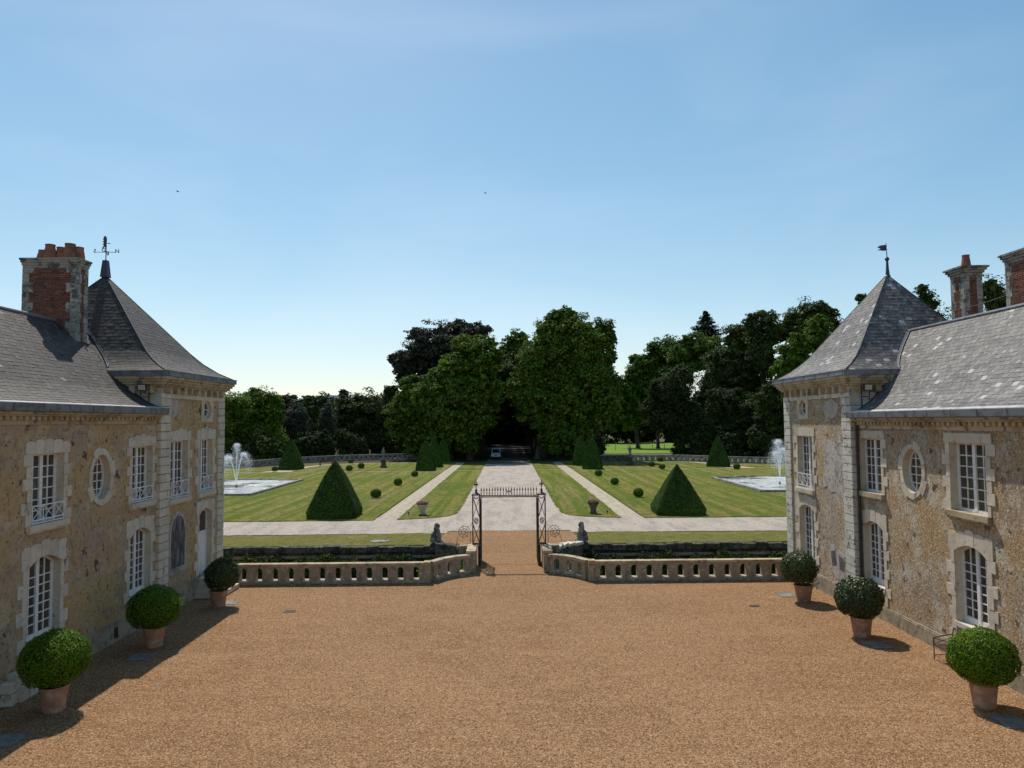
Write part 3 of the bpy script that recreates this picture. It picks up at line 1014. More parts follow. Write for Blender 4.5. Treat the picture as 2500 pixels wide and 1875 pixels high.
def dentils(fr, u0, u1, z0, z1, o1, step, wd, parent, m):
    n = int((u1 - u0) / step)
    for k in range(n):
        u = u0 + step * (k + 0.5)
        stone_box('dentil', fr, u - wd / 2, u + wd / 2, 0.02, o1, z0, z1, m, parent)

def chimney(name, parent, x0, x1, y0, y1, z0, z1, faces, cap_h=0.36, nb=300, co=1.0):
    """stone-quoined brick stack; faces: subset of '-y','+x','-x' that get single bricks"""
    core = MB()
    core.box((x0 + 0.03, y0 + 0.03, z0), (x1 - 0.03, y1 - 0.03, z1))
    ch = core.build(name, 'mortar', parent)
    bl = chamfer_box_mesh('brick', 'brick', 0.03)
    st = chamfer_box_mesh('corner_stone', 'old_stone', 0.02)
    h, c = 0.36, 0
    n = int((z1 - z0) / h) + 1
    for k in range(n):
        za, zb = z0 + h * k, min(z0 + h * (k + 1) - 0.012, z1)
        if zb - za < 0.05:
            continue
        for cx in (x0, x1):
            wx_ = (0.40 if k % 2 else 0.24)
            wy_ = (0.20 if k % 2 else 0.30)
            wy_ = min(wy_, (y1 - y0) * 0.40)
            wx_ = min(wx_, (x1 - x0) * 0.30)
            sx = 1 if cx == x0 else -1
            for cy in (y0, y1):
                sy = 1 if cy == y0 else -1
                xa, xb = cx - sx * 0.012, cx + sx * wx_
                ya, yb = cy - sy * 0.012, cy + sy * wy_
                ob('corner_stone', st, ch, loc=((xa + xb) / 2, (ya + yb) / 2, (za + zb) / 2), scl=(abs(xb - xa), abs(yb - ya), zb - za))
    bricks = []
    bh, bw = 0.068, 0.225
    rows = int((z1 - z0) / bh)
    for f in faces:
        for r in range(rows):
            z = z0 + bh * (r + 0.5)
            k = int((z - z0) / h)
            if f == '-y':
                ins = min(0.40 if k % 2 else 0.24, (x1 - x0) * 0.30)
                a, b = x0 + ins + 0.005, x1 - ins - 0.005
            else:
                ins = min(0.20 if k % 2 else 0.30, (y1 - y0) * 0.40)
                a, b = y0 + ins + 0.005, y1 - ins - 0.005
            p = a - (bw / 2 if r % 2 else 0)
            while p < b:
                q0, q1 = max(a, p), min(b, p + bw - 0.012)
                if q1 - q0 > 0.03:
                    g = rng.uniform(-0.004, 0.004)
                    if f == '-y':
                        bricks.append((((q0 + q1) / 2, y0 + 0.02 + g, z), (q1 - q0, 0.05, bh - 0.014)))
                    elif f == '+x':
                        bricks.append(((x1 - 0.02 + g, (q0 + q1) / 2, z), (0.05, q1 - q0, bh - 0.014)))
                    else:
                        bricks.append(((x0 + 0.02 + g, (q0 + q1) / 2, z), (0.05, q1 - q0, bh - 0.014)))
                p += bw
    bricks.sort(key=lambda b: -b[0][2])
    rest = MB()
    for k, (c_, s_) in enumerate(bricks):
        if k < nb:
            ob('brick', bl, ch, loc=c_, scl=s_)
        else:
            rest.box([c_[i] - s_[i] / 2 for i in range(3)], [c_[i] + s_[i] / 2 for i in range(3)])
    if rest.v:
        tag(rest.build('bricks', 'brick', ch), kind='stuff')
    cp = MB()
    steps = [(0.0, 0.02, 0.10), (0.10, 0.07, 0.10), (0.20, 0.13, 0.09), (0.29, 0.19, cap_h - 0.29)]
    for dz, o, hh in steps:
        o *= co
        cp.box((x0 - o, y0 - o, z1 + dz + 0.002), (x1 + o, y1 + o, z1 + dz + hh))
    cp.build('chimney_cap', 'old_stone', ch)
    return ch

def chimney_pot(ch, x, y, z, h, r0, r1):
    mb = MB()
    mb.lathe([(r0, 0), (r0 * 0.97, h * 0.3), (r1 * 1.02, h * 0.8), (r1, h * 0.93), (r1 * 1.08, h * 0.94), (r1 * 1.06, h), (r1 * 0.8, h), (r1 * 0.78, h * 0.6)], (0, 0, 0), 14)
    mb.build('chimney_pot', 'pot_chimney', ch, smooth=False, loc=(x, y, z))

def prof_bell(n):
    """bell-cast profile: inward fraction -> height fraction"""
    K = [(0, 0), (0.07, 0.031), (0.15, 0.076), (0.23, 0.133), (0.32, 0.212), (1.0, 1.0)]
    out = []
    for (t0, h0), (t1, h1) in zip(K, K[1:]):
        m = 1 if t1 < 0.9 else n
        for j in range(m):
            out.append((t0 + (t1 - t0) * j / m, h0 + (h1 - h0) * j / m))
    return out + [(1.0, 1.0)]

def resample(prof, run, rise, step):
    """points along the profile every `step` metres of slope"""
    P = [Vector((t * run, h * rise)) for t, h in prof]
    L = [0]
    for a, b in zip(P, P[1:]):
        L.append(L[-1] + (b - a).length)
    n = max(4, int(L[-1] / step))
    out = []
    for k in range(n + 1):
        d = L[-1] * k / n
        for i in range(len(P) - 1):
            if d <= L[i + 1] + 1e-9:
                f = (d - L[i]) / max(1e-9, L[i + 1] - L[i])
                p = P[i].lerp(P[i + 1], f)
                out.append((p.x / run, p.y / rise))
                break
    return out

def build_wing(cfg):
    s, X = cfg['s'], cfg['X']
    fr = Frame(s, X)
    u0, u1 = cfg['u0'], cfg['u1']
    zg = cfg['gutter_top']
    zc = cfg['cornice_bottom']
    root = thing('building_wing', cfg['label'], 'building', (0, 0, 0))
    root.location = fr((u0 + u1) / 2, -2.5, 0)
    base = Vector(root.location)
    g = bpy.data.objects.new
    # all parts are written in world coordinates and moved with the parent
    pr = root

    ops = cfg['ops']
    MP = cfg['plaster']
    wall_with_holes('wall', fr, u0, u1, 0.0, zg - 0.3, [o for o, *_ in ops], MP, pr)
    back = MB()
    back.box(fr(u0, -7.0, 0), fr(u1, -6.9, zg - 0.2))
    back.box(fr(u0, -6.9, 0), fr(u0 + 0.1, -0.02, zg - 0.2))
    back.build('rear_wall', MP, pr)
    for o, kind, kw in ops:
        lim = (u0, cfg['u1'] + cfg.get('limpad', 0.0))
        if kind == 'first':
            w = window(fr, o, pr, 4, 6, curtain=kw.get('curtain', 0))
            sill(fr, o, w, 'stone_rain' if s > 0 else 'stone')
            if kw.get('rail'):
                railing(fr, o, w, o.z0 + 0.06, o.z0 + 0.53)
            jambs(fr, o, pr, 'stone', flat=kw.get('flat', False), lin=kw.get('lin', 0.42), lim=lim)
        elif kind == 'ground':
            w = window(fr, o, pr, 4, 7, kick=0.16, curtain=kw.get('curtain', 0))
            sill(fr, o, w, 'stone', ext=0.05, h=0.1, out=0.06)
            jambs(fr, o, pr, 'stone', zbot=kw.get('zbot', 0.7), lin=0.42, lim=lim)
        elif kind == 'oval':
            w = window(fr, o, pr, 3, 5, casement=False)
            oval_ring(fr, o, pr, 'stone', 0.17, 11)
    # plinth
    pl = MB()
    pl.box(fr(u0, 0.004, 0), fr(u1 - 0.02, 0.07, cfg['plinth'] - 0.05))
    pl.box(fr(u0, 0.004, cfg['plinth'] - 0.048), fr(u1 - 0.02, 0.045, cfg['plinth']))
    pl.build('plinth', 'plinth', pr)
    for vu in cfg.get('vents', []):
        v = MB()
        v.box(fr(vu - 0.11, 0.071, 0.12), fr(vu + 0.11, 0.080, 0.46))
        vo = v.build('vent', 'iron', pr)
        b = MB()
        for q in range(4):
            b.box(fr(vu - 0.08 + q * 0.05, 0.081, 0.13), fr(vu - 0.07 + q * 0.05, 0.09, 0.45))
        b.build('vent_grille', 'rust', vo)
    # frieze, dentils, cornice, gutter
    zt = zg - 0.24
    H = zt - zc
    z1, z2 = zc + H * 0.36, zc + H * 0.66
    u = u0
    while u < u1 - 0.05:
        L = min(rng.uniform(0.9, 1.3), u1 - 0.01 - u)
        stone_box('frieze_stone', fr, u, u + L - 0.006, 0.003, 0.05, zc, z1, 'stone_rain', pr)
        stone_box('cornice_stone', fr, u, u + L - 0.008, 0.003, 0.20, z2 + 0.002, z2 + (zt - z2) * 0.5, 'stone_rain', pr)
        stone_box('cornice_stone', fr, u, u + L - 0.008, 0.003, 0.31, z2 + (zt - z2) * 0.5 + 0.002, zt, 'stone_rain', pr)
        u += L
    stone_box('frieze_backing', fr, u0, u1 - 0.01, 0.002, 0.022, z1, z2, 'stone_rain', pr)
    dentils(fr, max(u0, 14.0), u1 - 0.05, z1 + 0.004, z2 - 0.002, 0.15, 0.245, 0.135, pr, 'stone_rain')
    u = u0
    while u < u1:
        L = min(1.15, u1 - u)
        gm = MB()
        poly = [(0.10, zt + 0.003), (0.37, zt + 0.003), (0.40, zt + 0.03), (0.42, zg - 0.02), (0.41, zg), (0.37, zg), (0.35, zg - 0.07), (0.12, zg - 0.07)]
        gm.prism(poly, lambda o, z: fr(u + 0.003, o, z), lambda o, z: fr(u + L - 0.003, o, z))
        gs = gm.build('gutter_section', 'zinc', pr)
        sm = MB()
        sm.box(fr(u + L - 0.03, 0.415, zt + 0.03), fr(u + L - 0.015, 0.428, zg - 0.01))
        sm.build('gutter_seam', 'zinc', gs)
        u += L
    # roof slope to the court
    run, rise = cfg['run'], cfg['ridge'] - (zg - 0.05)
    pts = resample(prof_bell(4), run, rise, 0.165)
    o_e = 0.30
    lines = []
    for t, h in pts:
        zz = zg - 0.05 + h * rise
        ue = cfg['ur1'] - 0.012 if zz < 8.7 else cfg['ur1'] + cfg['into']
        lines.append((fr(cfg['ur0'], o_e - t * run, zz), fr(ue, o_e - t * run, zz)))
    slate_rows(lines, pr, cfg['slate'], 0.225, 300, want=lambda c: 17.3 < c.y < u1)
    # zinc apron strip along the eaves, ridge capping, back slope
    ap = MB()
    k = 2
    a0, a1 = Vector(lines[0][0]), Vector(lines[k][0])
    u = cfg['ur0']
    while u < u1 - 0.05:
        L = min(1.6, u1 - 0.02 - u)
        oa, za = o_e + 0.02, zg - 0.045
        ob_, zb = o_e - pts[1][0] * run, zg - 0.05 + pts[1][1] * rise + 0.035
        ap.add([fr(u, oa, za), fr(u + L - 0.01, oa, za), fr(u + L - 0.01, ob_, zb), fr(u, ob_, zb)], [(0, 1, 2, 3)])
        u += L
    ap.build('eaves_flashing', 'zinc_pale', pr, fixn=False)
    rp = [fr(cfg['ur0'], o_e - run, cfg['ridge'] + 0.01), fr(u1 + cfg['into'], o_e - run, cfg['ridge'] + 0.01)]
    rc = MB()
    rc.tube(rp, 0.07, 8)
    rc.build('ridge_capping', 'zinc', pr)
    bs = MB()
    bs.add([fr(cfg['ur0'], o_e - run, cfg['ridge']), fr(u1 + cfg['into'], o_e - run, cfg['ridge']), fr(u1, -7.1, zg - 0.1), fr(cfg['ur0'], -7.1, zg - 0.1)], [(0, 1, 2, 3)])
    bs.build('rear_roof_slope', cfg['slate'], pr, fixn=False)
    # convert the parts into the parent's space
    shift(root, base)
    return root

def shift(root, base):
    for c in bpy.data.objects:
        if c.parent == root:
            c.location = c.location - base

def ring_profile(rect, polys_z, m, name, parent, step=None):
    """box courses round a rectangle: (out0, out1, z0, z1) on all four sides, mitred as full slabs"""
    x0, x1, y0, y1 = rect
    mb = MB()
    for o, z0, z1 in polys_z:
        mb.box((x0 - o, y0 - o, z0), (x1 + o, y1 + o, z1))
    return mb.build(name, m, parent)

def build_pavilion(cfg):
    s, X = cfg['s'], cfg['X']
    fr = Frame(s, X)
    u0, u1 = cfg['u0'], cfg['u1']
    W = cfg['W']
    xa, xb = sorted((s * X, s * (X + W)))
    root = thing('corner_pavilion', cfg['label'], 'building')
    root.location = fr((u0 + u1) / 2, -W / 2, 0)
    base = Vector(root.location)
    pr = root
    zq = cfg['quoin_top']
    zg = cfg['gutter_top']
    ops = cfg['ops']
    wall_with_holes('wall', fr, u0, u1, 0, zg - 0.3, [o for o, *_ in ops], cfg['plaster'], pr)
    sw = MB()
    sw.add([fr(u0, 0, 0), fr(u0, -W, 0), fr(u0, -W, zg - 0.2), fr(u0, 0, zg - 0.2)], [(0, 1, 2, 3)])
    sw.build('side_wall', 'stone', pr, fixn=False)
    sw = MB()
    sw.add([fr(u1, 0, -3), fr(u1, -W, -3), fr(u1, -W, zg - 0.2), fr(u1, 0, zg - 0.2)], [(0, 1, 2, 3)])
    sw.add([fr(u0, -W, -3), fr(u1, -W, -3), fr(u1, -W, zg - 0.2), fr(u0, -W, zg - 0.2)], [(0, 1, 2, 3)])
    sw.build('rear_wall', cfg['plaster'], pr, fixn=False)
    pl = MB()
    pl.box(fr(u0 - 0.02, 0.004, 0), fr(u1 + 0.05, 0.08, cfg['plinth'] - 0.05))
    pl.box(fr(u0 - 0.02, 0.004, cfg['plinth'] - 0.048), fr(u1 + 0.05, 0.05, cfg['plinth']))
    pl.build('plinth', 'plinth', pr)
    for vu in cfg.get('vents', []):
        v = MB()
        v.box(fr(vu - 0.12, 0.081, 0.10), fr(vu + 0.12, 0.09, 0.52))
        v.build('vent', 'iron', pr)
    quoins(fr, u0 - 0.05, u0 + 0.68, cfg['plinth'] + 0.002, zq, pr, cfg['qmat'])
    quoins(fr, u1 - 0.62, u1 + 0.05, cfg['plinth'] + 0.002, zq, pr, cfg['qmat'])
    lim = (u0 + 0.69, u1 - 0.63)
    for o, kind, kw in ops:
        if kind == 'first':
            w = window(fr, o, pr, 4, 6)
            sill(fr, o, w, 'stone')
            if kw.get('rail'):
                railing(fr, o, w, o.z0 + 0.06, o.z0 + 0.66)
            jambs(fr, o, pr, 'stone', lim=lim, lin=kw.get('lin', 0.42), flat=kw.get('flat', False))
        elif kind == 'ground':
            w = window(fr, o, pr, 4, 7, kick=0.16)
            jambs(fr, o, pr, 'stone', zbot=cfg['plinth'] + 0.02, lim=lim)
        elif kind == 'oculus':
            w = window(fr, o, pr, 2, 2, casement=False, depth=0.10)
            # square stone tablet round the oculus, in four stones
            cu, cz = o.um, (o.z0 + o.z1) / 2
            A, B = o.hw, (o.z1 - o.z0) / 2
            for q in range(4):
                t0, t1 = math.pi / 2 * q, math.pi / 2 * (q + 1)
                inner = [(cu + (A + 0.002) * math.cos(t0 + (t1 - t0) * k / 6), cz + (B + 0.002) * math.sin(t0 + (t1 - t0) * k / 6)) for k in range(7)]
                sx = 1 if q in (0, 3) else -1
                sz = 1 if q in (0, 1) else -1
                ex, ez = A + 0.17, B + 0.17
                corner = [(cu + sx * ex, cz + sz * 0.003), (cu + sx * ex, cz + sz * ez), (cu + sx * 0.003, cz + sz * ez)]
                if q in (0, 2):
                    poly = inner + list(reversed(corner))
                else:
                    poly = inner + corner
                poly_stone('tablet_stone', fr, poly, 0.003, 0.03, 'stone', pr)
        elif kind == 'door':
            dw = window(fr, Opening('rect', o.u0, o.u1, 2.42, o.z1, o.rise), pr, 1, 1, casement=False)
            dm = MB()
            dm.box(fr(o.u0 + 0.004, -0.19, o.z0), fr(o.u1 - 0.004, -0.25, 2.415))
            d = dm.build('door', 'white_paint', pr)
            pm = MB()
            for (a, b) in ((0.08, 0.46), (0.54, 0.92)):
                for (c, e) in ((0.05, 0.40), (0.45, 0.95)):
                    ua, ub = o.u0 + (o.u1 - o.u0) * a, o.u0 + (o.u1 - o.u0) * b
                    za, zb = o.z0 + (2.415 - o.z0) * c, o.z0 + (2.415 - o.z0) * e
                    pm.box(fr(ua, -0.189, za), fr(ub, -0.178, zb))
            pm.build('door_panel', 'white_paint', d)
            jambs(fr, o, pr, 'stone', lim=lim)
            stp = MB()
            for q in range(4):
                stp.box(fr(o.u0 - 0.1 - 0.12 * q, 0.082 - 0.4 * (q == 0), o.z0 - 0.18 * q - 0.178), fr(o.u1 + 0.1 + 0.02 * q, 0.35 + 0.27 * q, o.z0 - 0.18 * q))
            stp.build('door_step', 'stone', pr)
    for pts, o1, m, nm in cfg.get('patches', []):
        poly_stone(nm, fr, pts, 0.002, o1, m, pr)
    # frieze, modillions, cornice and gutter
    rect = (xa, xb, u0, u1)
    zf = zq + 0.17
    zd = zf + (zg - 0.2 - zf) * 0.42
    n = 8
    for k in range(n):
        a, b = u0 - 0.05 + (u1 - u0 + 0.1) * k / n, u0 - 0.05 + (u1 - u0 + 0.1) * (k + 1) / n
        stone_box('frieze_stone', fr, a + 0.003, b - 0.003, 0.003, 0.055, zq + 0.003, zf, cfg['qmat'], pr)
    ring_profile(rect, [(0.03, zf + 0.002, zd)], 'stone_rain', 'cornice_bed', pr)
    zc1 = zd + (zg - 0.2 - zd) * 0.45
    ring_profile(rect, [(0.13, zd + 0.002, zd + 0.07), (0.21, zd + 0.072, zc1), (0.29, zc1 + 0.002, zc1 + 0.09), (0.36, zc1 + 0.092, zg - 0.2)], 'stone_rain', 'cornice', pr)
    dentils(fr, u0 + 0.1, u1 - 0.1, zf + 0.004, zd, 0.20, 0.60, 0.20, pr, 'stone_rain')
    for k in range(4):
        ob('dentil', STONE['stone_rain'], pr, loc=(s * (X + 0.35 + 0.62 * k), u0 - 0.10, (zf + zd) / 2), scl=(0.22, 0.20, zd - zf - 0.006))
    # ashlar of the side wall that stands above the wing roof
    for r in range(5):
        zz = 6.9 + r * 0.32
        if zz + 0.3 > zq + 0.4:
            break
        for k in range(5):
            xx = X + 0.72 + k * 0.62 + (0.3 if r % 2 else 0)
            ob('ashlar_block', STONE['stone'], pr, loc=(s * (xx + 0.3), u0 - 0.012, zz + 0.15), scl=(0.61, 0.06, 0.312))
    # gutter: four sides, seamed on the court side
    ring_profile(rect, [(0.42, zg - 0.198, zg - 0.02), (0.44, zg - 0.018, zg)], 'zinc', 'gutter', pr)
    for k in range(7):
        u = u0 - 0.3 + (u1 - u0 + 0.6) * k / 6
        sm = MB()
        sm.box(fr(u - 0.008, 0.421, zg - 0.19), fr(u + 0.008, 0.432, zg - 0.03))
        sm.build('gutter_seam', 'zinc', pr)
    # bell-cast pyramid of slates
    e = 0.36
    ax, ay, az = cfg['apex']
    zb = zg - 0.03
    c = [Vector((xa - e, u0 - e, zb)), Vector((xb + e, u0 - e, zb)), Vector((xb + e, u1 + e, zb)), Vector((xa - e, u1 + e, zb))]
    P = Vector((ax, ay, zb))
    rise = az - zb
    faces = [(c[0], c[1], 'near'), (c[1], c[2], 'px'), (c[2], c[3], 'far'), (c[3], c[0], 'mx')]
    court = 'px' if s < 0 else 'mx'
    for A, B, nm in faces:
        d = abs((P - A).y) if nm in ('near', 'far') else abs((P - A).x)
        pts = resample(prof_bell(6), d, rise, 0.17)
        lines = []
        for t, h in pts:
            a, b = A.lerp(P, t), B.lerp(P, t)
            a.z = b.z = zb + h * rise
            lines.append((a, b))
        ind = 180 if nm == court else (110 if nm == 'near' else 0)
        slate_rows(lines, pr, cfg['slate'], 0.225, ind, want=lambda q: True)
        # hip roll
        hp = MB()
        hp.tube([(A.lerp(P, t)).to_2d().to_3d() + Vector((0, 0, zb + h * rise + 0.012)) for t, h in pts[::3] + [pts[-1]]], 0.018, 6)
        hp.build('hip_flashing', 'slate', pr)
    shift(root, base)
    return root

# ---- left
L_ops = [(Opening('rect', 19.2, 20.58, 4.30, 6.22), 'first', dict(rail=True)),
         (Opening('oval', 22.0, 22.98, 4.66, 6.07), 'oval', {}),
         (Opening('rect', 24.3, 25.66, 4.30, 6.24), 'first', dict(rail=True)),
         (Opening('arch', 19.15, 20.55, 1.12, 3.42, 0.26), 'ground', dict(curtain=0.35, zbot=0.68)),
         (Opening('arch', 24.27, 25.64, 1.12, 3.42, 0.26), 'ground', dict(curtain=0.45, zbot=0.68))]
wingL = build_wing(dict(s=-1, X=12.8, u0=11.0, u1=26.05, ur0=13.0, ur1=26.05, into=1.7, gutter_top=7.60, cornice_bottom=7.02, ridge=10.8,
                        run=3.9, plinth=0.64, ops=L_ops, plaster='plaster_left', slate='slate', vents=[23.4], limpad=0.0,
                        label='ochre plastered wing in shade, white guard rails on its upper windows and one big chimney'))
PT = [(27.0 + 0.42 * math.cos(t), 7.62 + 0.36 * math.sin(t)) for t in [2 * math.pi * k / 20 for k in range(20)]]
arch_pts = [(26.86, 1.35), (28.22, 1.35)] + [(28.22 - 1.36 * k / 10, 2.95 + 0.72 * math.sqrt(max(0, 1 - ((k - 5) / 5) ** 2))) for k in range(11)]
arch_in = [(26.98, 1.55), (28.10, 1.55)] + [(28.10 - 1.12 * k / 10, 2.92 + 0.58 * math.sqrt(max(0, 1 - ((k - 5) / 5) ** 2))) for k in range(11)]
T_ops = [(Opening('rect', 26.82, 28.26, 4.16, 6.36), 'first', dict(rail=True, lin=0.46)),
         (Opening('rect', 29.32, 30.62, 4.16, 6.36), 'first', dict(rail=True, lin=0.5)),
         (Opening('oval', 29.62, 30.44, 7.24, 7.96), 'oculus', {}),
         (Opening('arch', 29.36, 30.62, 0.74, 3.48, 0.22), 'door', {})]
pavL = build_pavilion(dict(s=-1, X=12.7, u0=26.05, u1=31.75, W=7.5, apex=(-16.5, 29.0, 13.12), gutter_top=8.96, quoin_top=7.97,
                           plinth=0.82, ops=T_ops, plaster='plaster_left', qmat='stone', slate='slate', vents=[27.1],
                           patches=[(PT, 0.018, 'plaster_plain', 'blind_oculus'), (arch_pts, 0.016, 'bare_mortar', 'plaster_patch'), (arch_in, 0.024, 'dark_boards', 'blind_window')],
                           label='shaded corner pavilion with white door and blackened blind window, below the lettered vane'))
# ---- right
R_ops = [(Opening('rect', 19.34, 20.92, 4.28, 6.27), 'first', dict(flat=True, lin=0.28)),
         (Opening('oval', 22.36, 23.44, 4.58, 6.0), 'oval', {}),
         (Opening('rect', 24.80, 26.30, 4.32, 6.27), 'first', dict(flat=True, lin=0.28)),
         (Opening('arch', 19.46, 20.88, 1.08, 3.36, 0.24), 'ground', dict(zbot=0.5)),
         (Opening('arch', 24.82, 26.20, 1.08, 3.32, 0.24), 'ground', dict(zbot=0.5))]
wingR = build_wing(dict(s=1, X=13.0, u0=11.0, u1=26.40, ur0=13.0, ur1=26.40, into=1.5, gutter_top=7.24, cornice_bottom=6.62, ridge=10.40,
                        run=3.1, plinth=0.47, ops=R_ops, plaster='plaster_warm', slate='slate_bleached_glare', limpad=0.0,
                        label='rough plastered wing with white-spotted sunlit slates, behind the iron bench'))
PT2 = [(28.05 + (0.66 + 0.04 * math.sin(5 * t)) * math.cos(t), 7.38 + (0.37 + 0.03 * math.cos(7 * t)) * math.sin(t)) for t in [2 * math.pi * k / 22 for k in range(22)]]
PP1 = [(28.9, 6.05), (28.3, 6.15), (27.75, 6.02), (27.2, 6.10), (27.12, 5.2), (27.15, 4.3), (27.12, 3.7), (27.4, 3.95), (27.8, 4.15), (28.3, 4.1), (28.6, 4.3), (28.9, 4.2), (28.85, 4.8), (28.7, 5.2)]
PP2 = [(28.6, 2.0), (28.1, 2.05), (27.6, 1.85), (27.2, 1.7), (27.13, 1.2), (27.13, 0.75), (27.5, 0.7), (28.0, 0.8), (28.5, 1.0), (28.55, 1.5)]
PP3 = [(28.4, 1.75), (28.0, 1.85), (27.95, 1.3), (28.3, 1.2)]
PP4 = [(27.75, 1.75), (27.3, 1.6), (27.32, 1.15), (27.7, 1.2)]
S_ops = [(Opening('rect', 29.86, 31.36, 3.98, 6.26), 'first', dict(rail=True, lin=0.36, flat=True)),
         (Opening('oval', 30.32, 31.08, 7.14, 7.78), 'oculus', {}),
         (Opening('arch', 29.86, 31.34, 0.85, 3.32, 0.24), 'ground', {})]
pavR = build_pavilion(dict(s=1, X=12.77, u0=26.40, u1=32.68, W=6.3, apex=(16.0, 29.54, 13.02), gutter_top=8.80, quoin_top=7.80,
                           plinth=0.60, ops=S_ops, plaster='plaster_warm', qmat='stone_pale', slate='slate_bleached_glare',
                           patches=[(PT2, 0.018, 'plaster_plain', 'blind_oculus'), (PP1, 0.016, 'bare_mortar', 'plaster_patch'), (PP2, 0.014, 'bare_mortar', 'plaster_patch'),
                                    (PP3, 0.022, 'dark_boards', 'blackened_patch'), (PP4, 0.022, 'dark_boards', 'blackened_patch')],
                           label='sunlit corner pavilion with pyramid slate roof under the swallow-tailed flag vane'))

def reparent_world(o, root):
    o.location = Vector(o.location) - Vector(root.location)

# chimneys (parts of the wings)
def add_chimney(root, x0, x1, y0, y1, z0, z1, faces, pots, nb, co):
    base = Vector(root.location)
    ch = chimney('chimney', root, x0 - base.x, x1 - base.x, y0 - base.y, y1 - base.y, z0, z1, faces, nb=nb, co=co)
    for x, y, h, r0, r1 in pots:
        chimney_pot(ch, x - base.x, y - base.y, z1 + 0.355, h, r0, r1)
    return ch
add_chimney(wingL, -17.6, -15.62, 25.66, 26.32, 9.3, 12.72, ['-y', '+x'],
            [(-17.02, 25.86, 0.34, 0.20, 0.14), (-16.78, 25.9, 0.56, 0.24, 0.16), (-16.5, 26.1, 0.50, 0.2, 0.15), (-16.05, 25.9, 0.58, 0.24, 0.17), (-15.84, 26.1, 0.50, 0.2, 0.15)], 300, 0.5)
add_chimney(wingR, 17.55, 18.25, 26.95, 27.75, 9.0, 12.45, ['-y', '-x'], [(17.86, 27.25, 0.50, 0.17, 0.13)], 150, 1.0)
add_chimney(wingR, 17.5, 18.5, 22.8, 24.6, 9.0, 12.32, ['-y', '-x'], [], 150, 0.8)
# downpipe and a cable between the stacks
dp = MB()
dp.tube([(12.86, 26.2, 7.0), (12.88, 26.22, 6.2), (12.88, 26.22, 0.35), (12.80, 26.22, 0.2)], 0.055, 10)
for z in (1.2, 2.6, 4.2, 5.8):
    dp.lathe([(0.066, z), (0.066, z + 0.06)], (12.88, 26.22, 0), 10)
o = dp.build('downpipe', 'iron', wingR)
reparent_world(o, wingR)
cb = MB()
cb.tube([(17.6, 26.95, 11.2), (17.5, 25.9, 11.18), (17.49, 24.6, 11.25)], 0.012, 5)
o = cb.build('cable', 'iron', wingR)
reparent_world(o, wingR)

# valley flashings where wing roofs meet the pavilion roofs
def strip_part(name, root, a, b, wv, m):
    mb = MB()
    a, b, wv = Vector(a), Vector(b), Vector(wv)
    mb.add([a - wv, a + wv, b + wv, b - wv], [(0, 1, 2, 3)])
    o_ = mb.build(name, m, root, fixn=False)
    reparent_world(o_, root)
def valley(root, s_, X, run, zg_w, ridge, pu0, pzg, papex, wid, m):
    pts_w = resample(prof_bell(4), run, ridge - (zg_w - 0.05), 0.2)
    pts_p = prof_bell(6)
    d_, zb_ = papex[1] - (pu0 - 0.36), pzg - 0.03
    L_ = []
    for t, h in pts_w:
        z = zg_w - 0.05 + h * (ridge - zg_w + 0.05)
        if z < pzg + 0.02:
            continue
        hh = (z - zb_) / (papex[2] - zb_)
        tt = next((t0 + (t1 - t0) * (hh - h0) / (h1 - h0) for (t0, h0), (t1, h1) in zip(pts_p, pts_p[1:]) if h0 <= hh <= h1 and h1 > h0), 0)
        L_.append(Vector((s_ * (X - (0.30 - t * run)), pu0 - 0.36 + tt * d_, z + 0.03)))
    mb = MB()
    for a, b in zip(L_, L_[1:]):
        w1, w2 = Vector((-s_ * wid * 0.4, -wid, 0.0)), Vector((-s_ * wid * 0.5, 0.02, 0.06))
        mb.add([a + w1, a, b, b + w1], [(0, 1, 2, 3)])
        mb.add([a, a + w2, b + w2, b], [(0, 1, 2, 3)])
    o_ = mb.build('valley_flashing', m, root, fixn=False)
    reparent_world(o_, root)
valley(pavL, -1, 12.8, 3.9, 7.60, 10.8, 26.05, 8.96, (-16.5, 29.0, 13.12), 0.13, 'zinc')
valley(pavR, 1, 13.0, 3.1, 7.24, 10.40, 26.40, 8.80, (16.0, 29.54, 13.02), 0.13, 'zinc_pale')

# ------------------------------------------------------------------ weather vanes
def letter_mesh(ch, size, mirror_x, m):
    cu = bpy.data.curves.new('letter', 'FONT')
    cu.body = ch
    cu.size = size
    cu.extrude = 0.012
    cu.align_x = 'CENTER'
    tmp = bpy.data.objects.new('letter_tmp', cu)
    COL.objects.link(tmp)
    dg = bpy.context.evaluated_depsgraph_get()
    me = bpy.data.meshes.new_from_object(tmp.evaluated_get(dg))
    bpy.data.objects.remove(tmp)
    bpy.data.curves.remove(cu)
    for v in me.vertices:
        x, y, z = v.co
        v.co = (-x if mirror_x else x, -z, y)
    me.materials.clear()
    me.materials.append(MT[m])
    return me

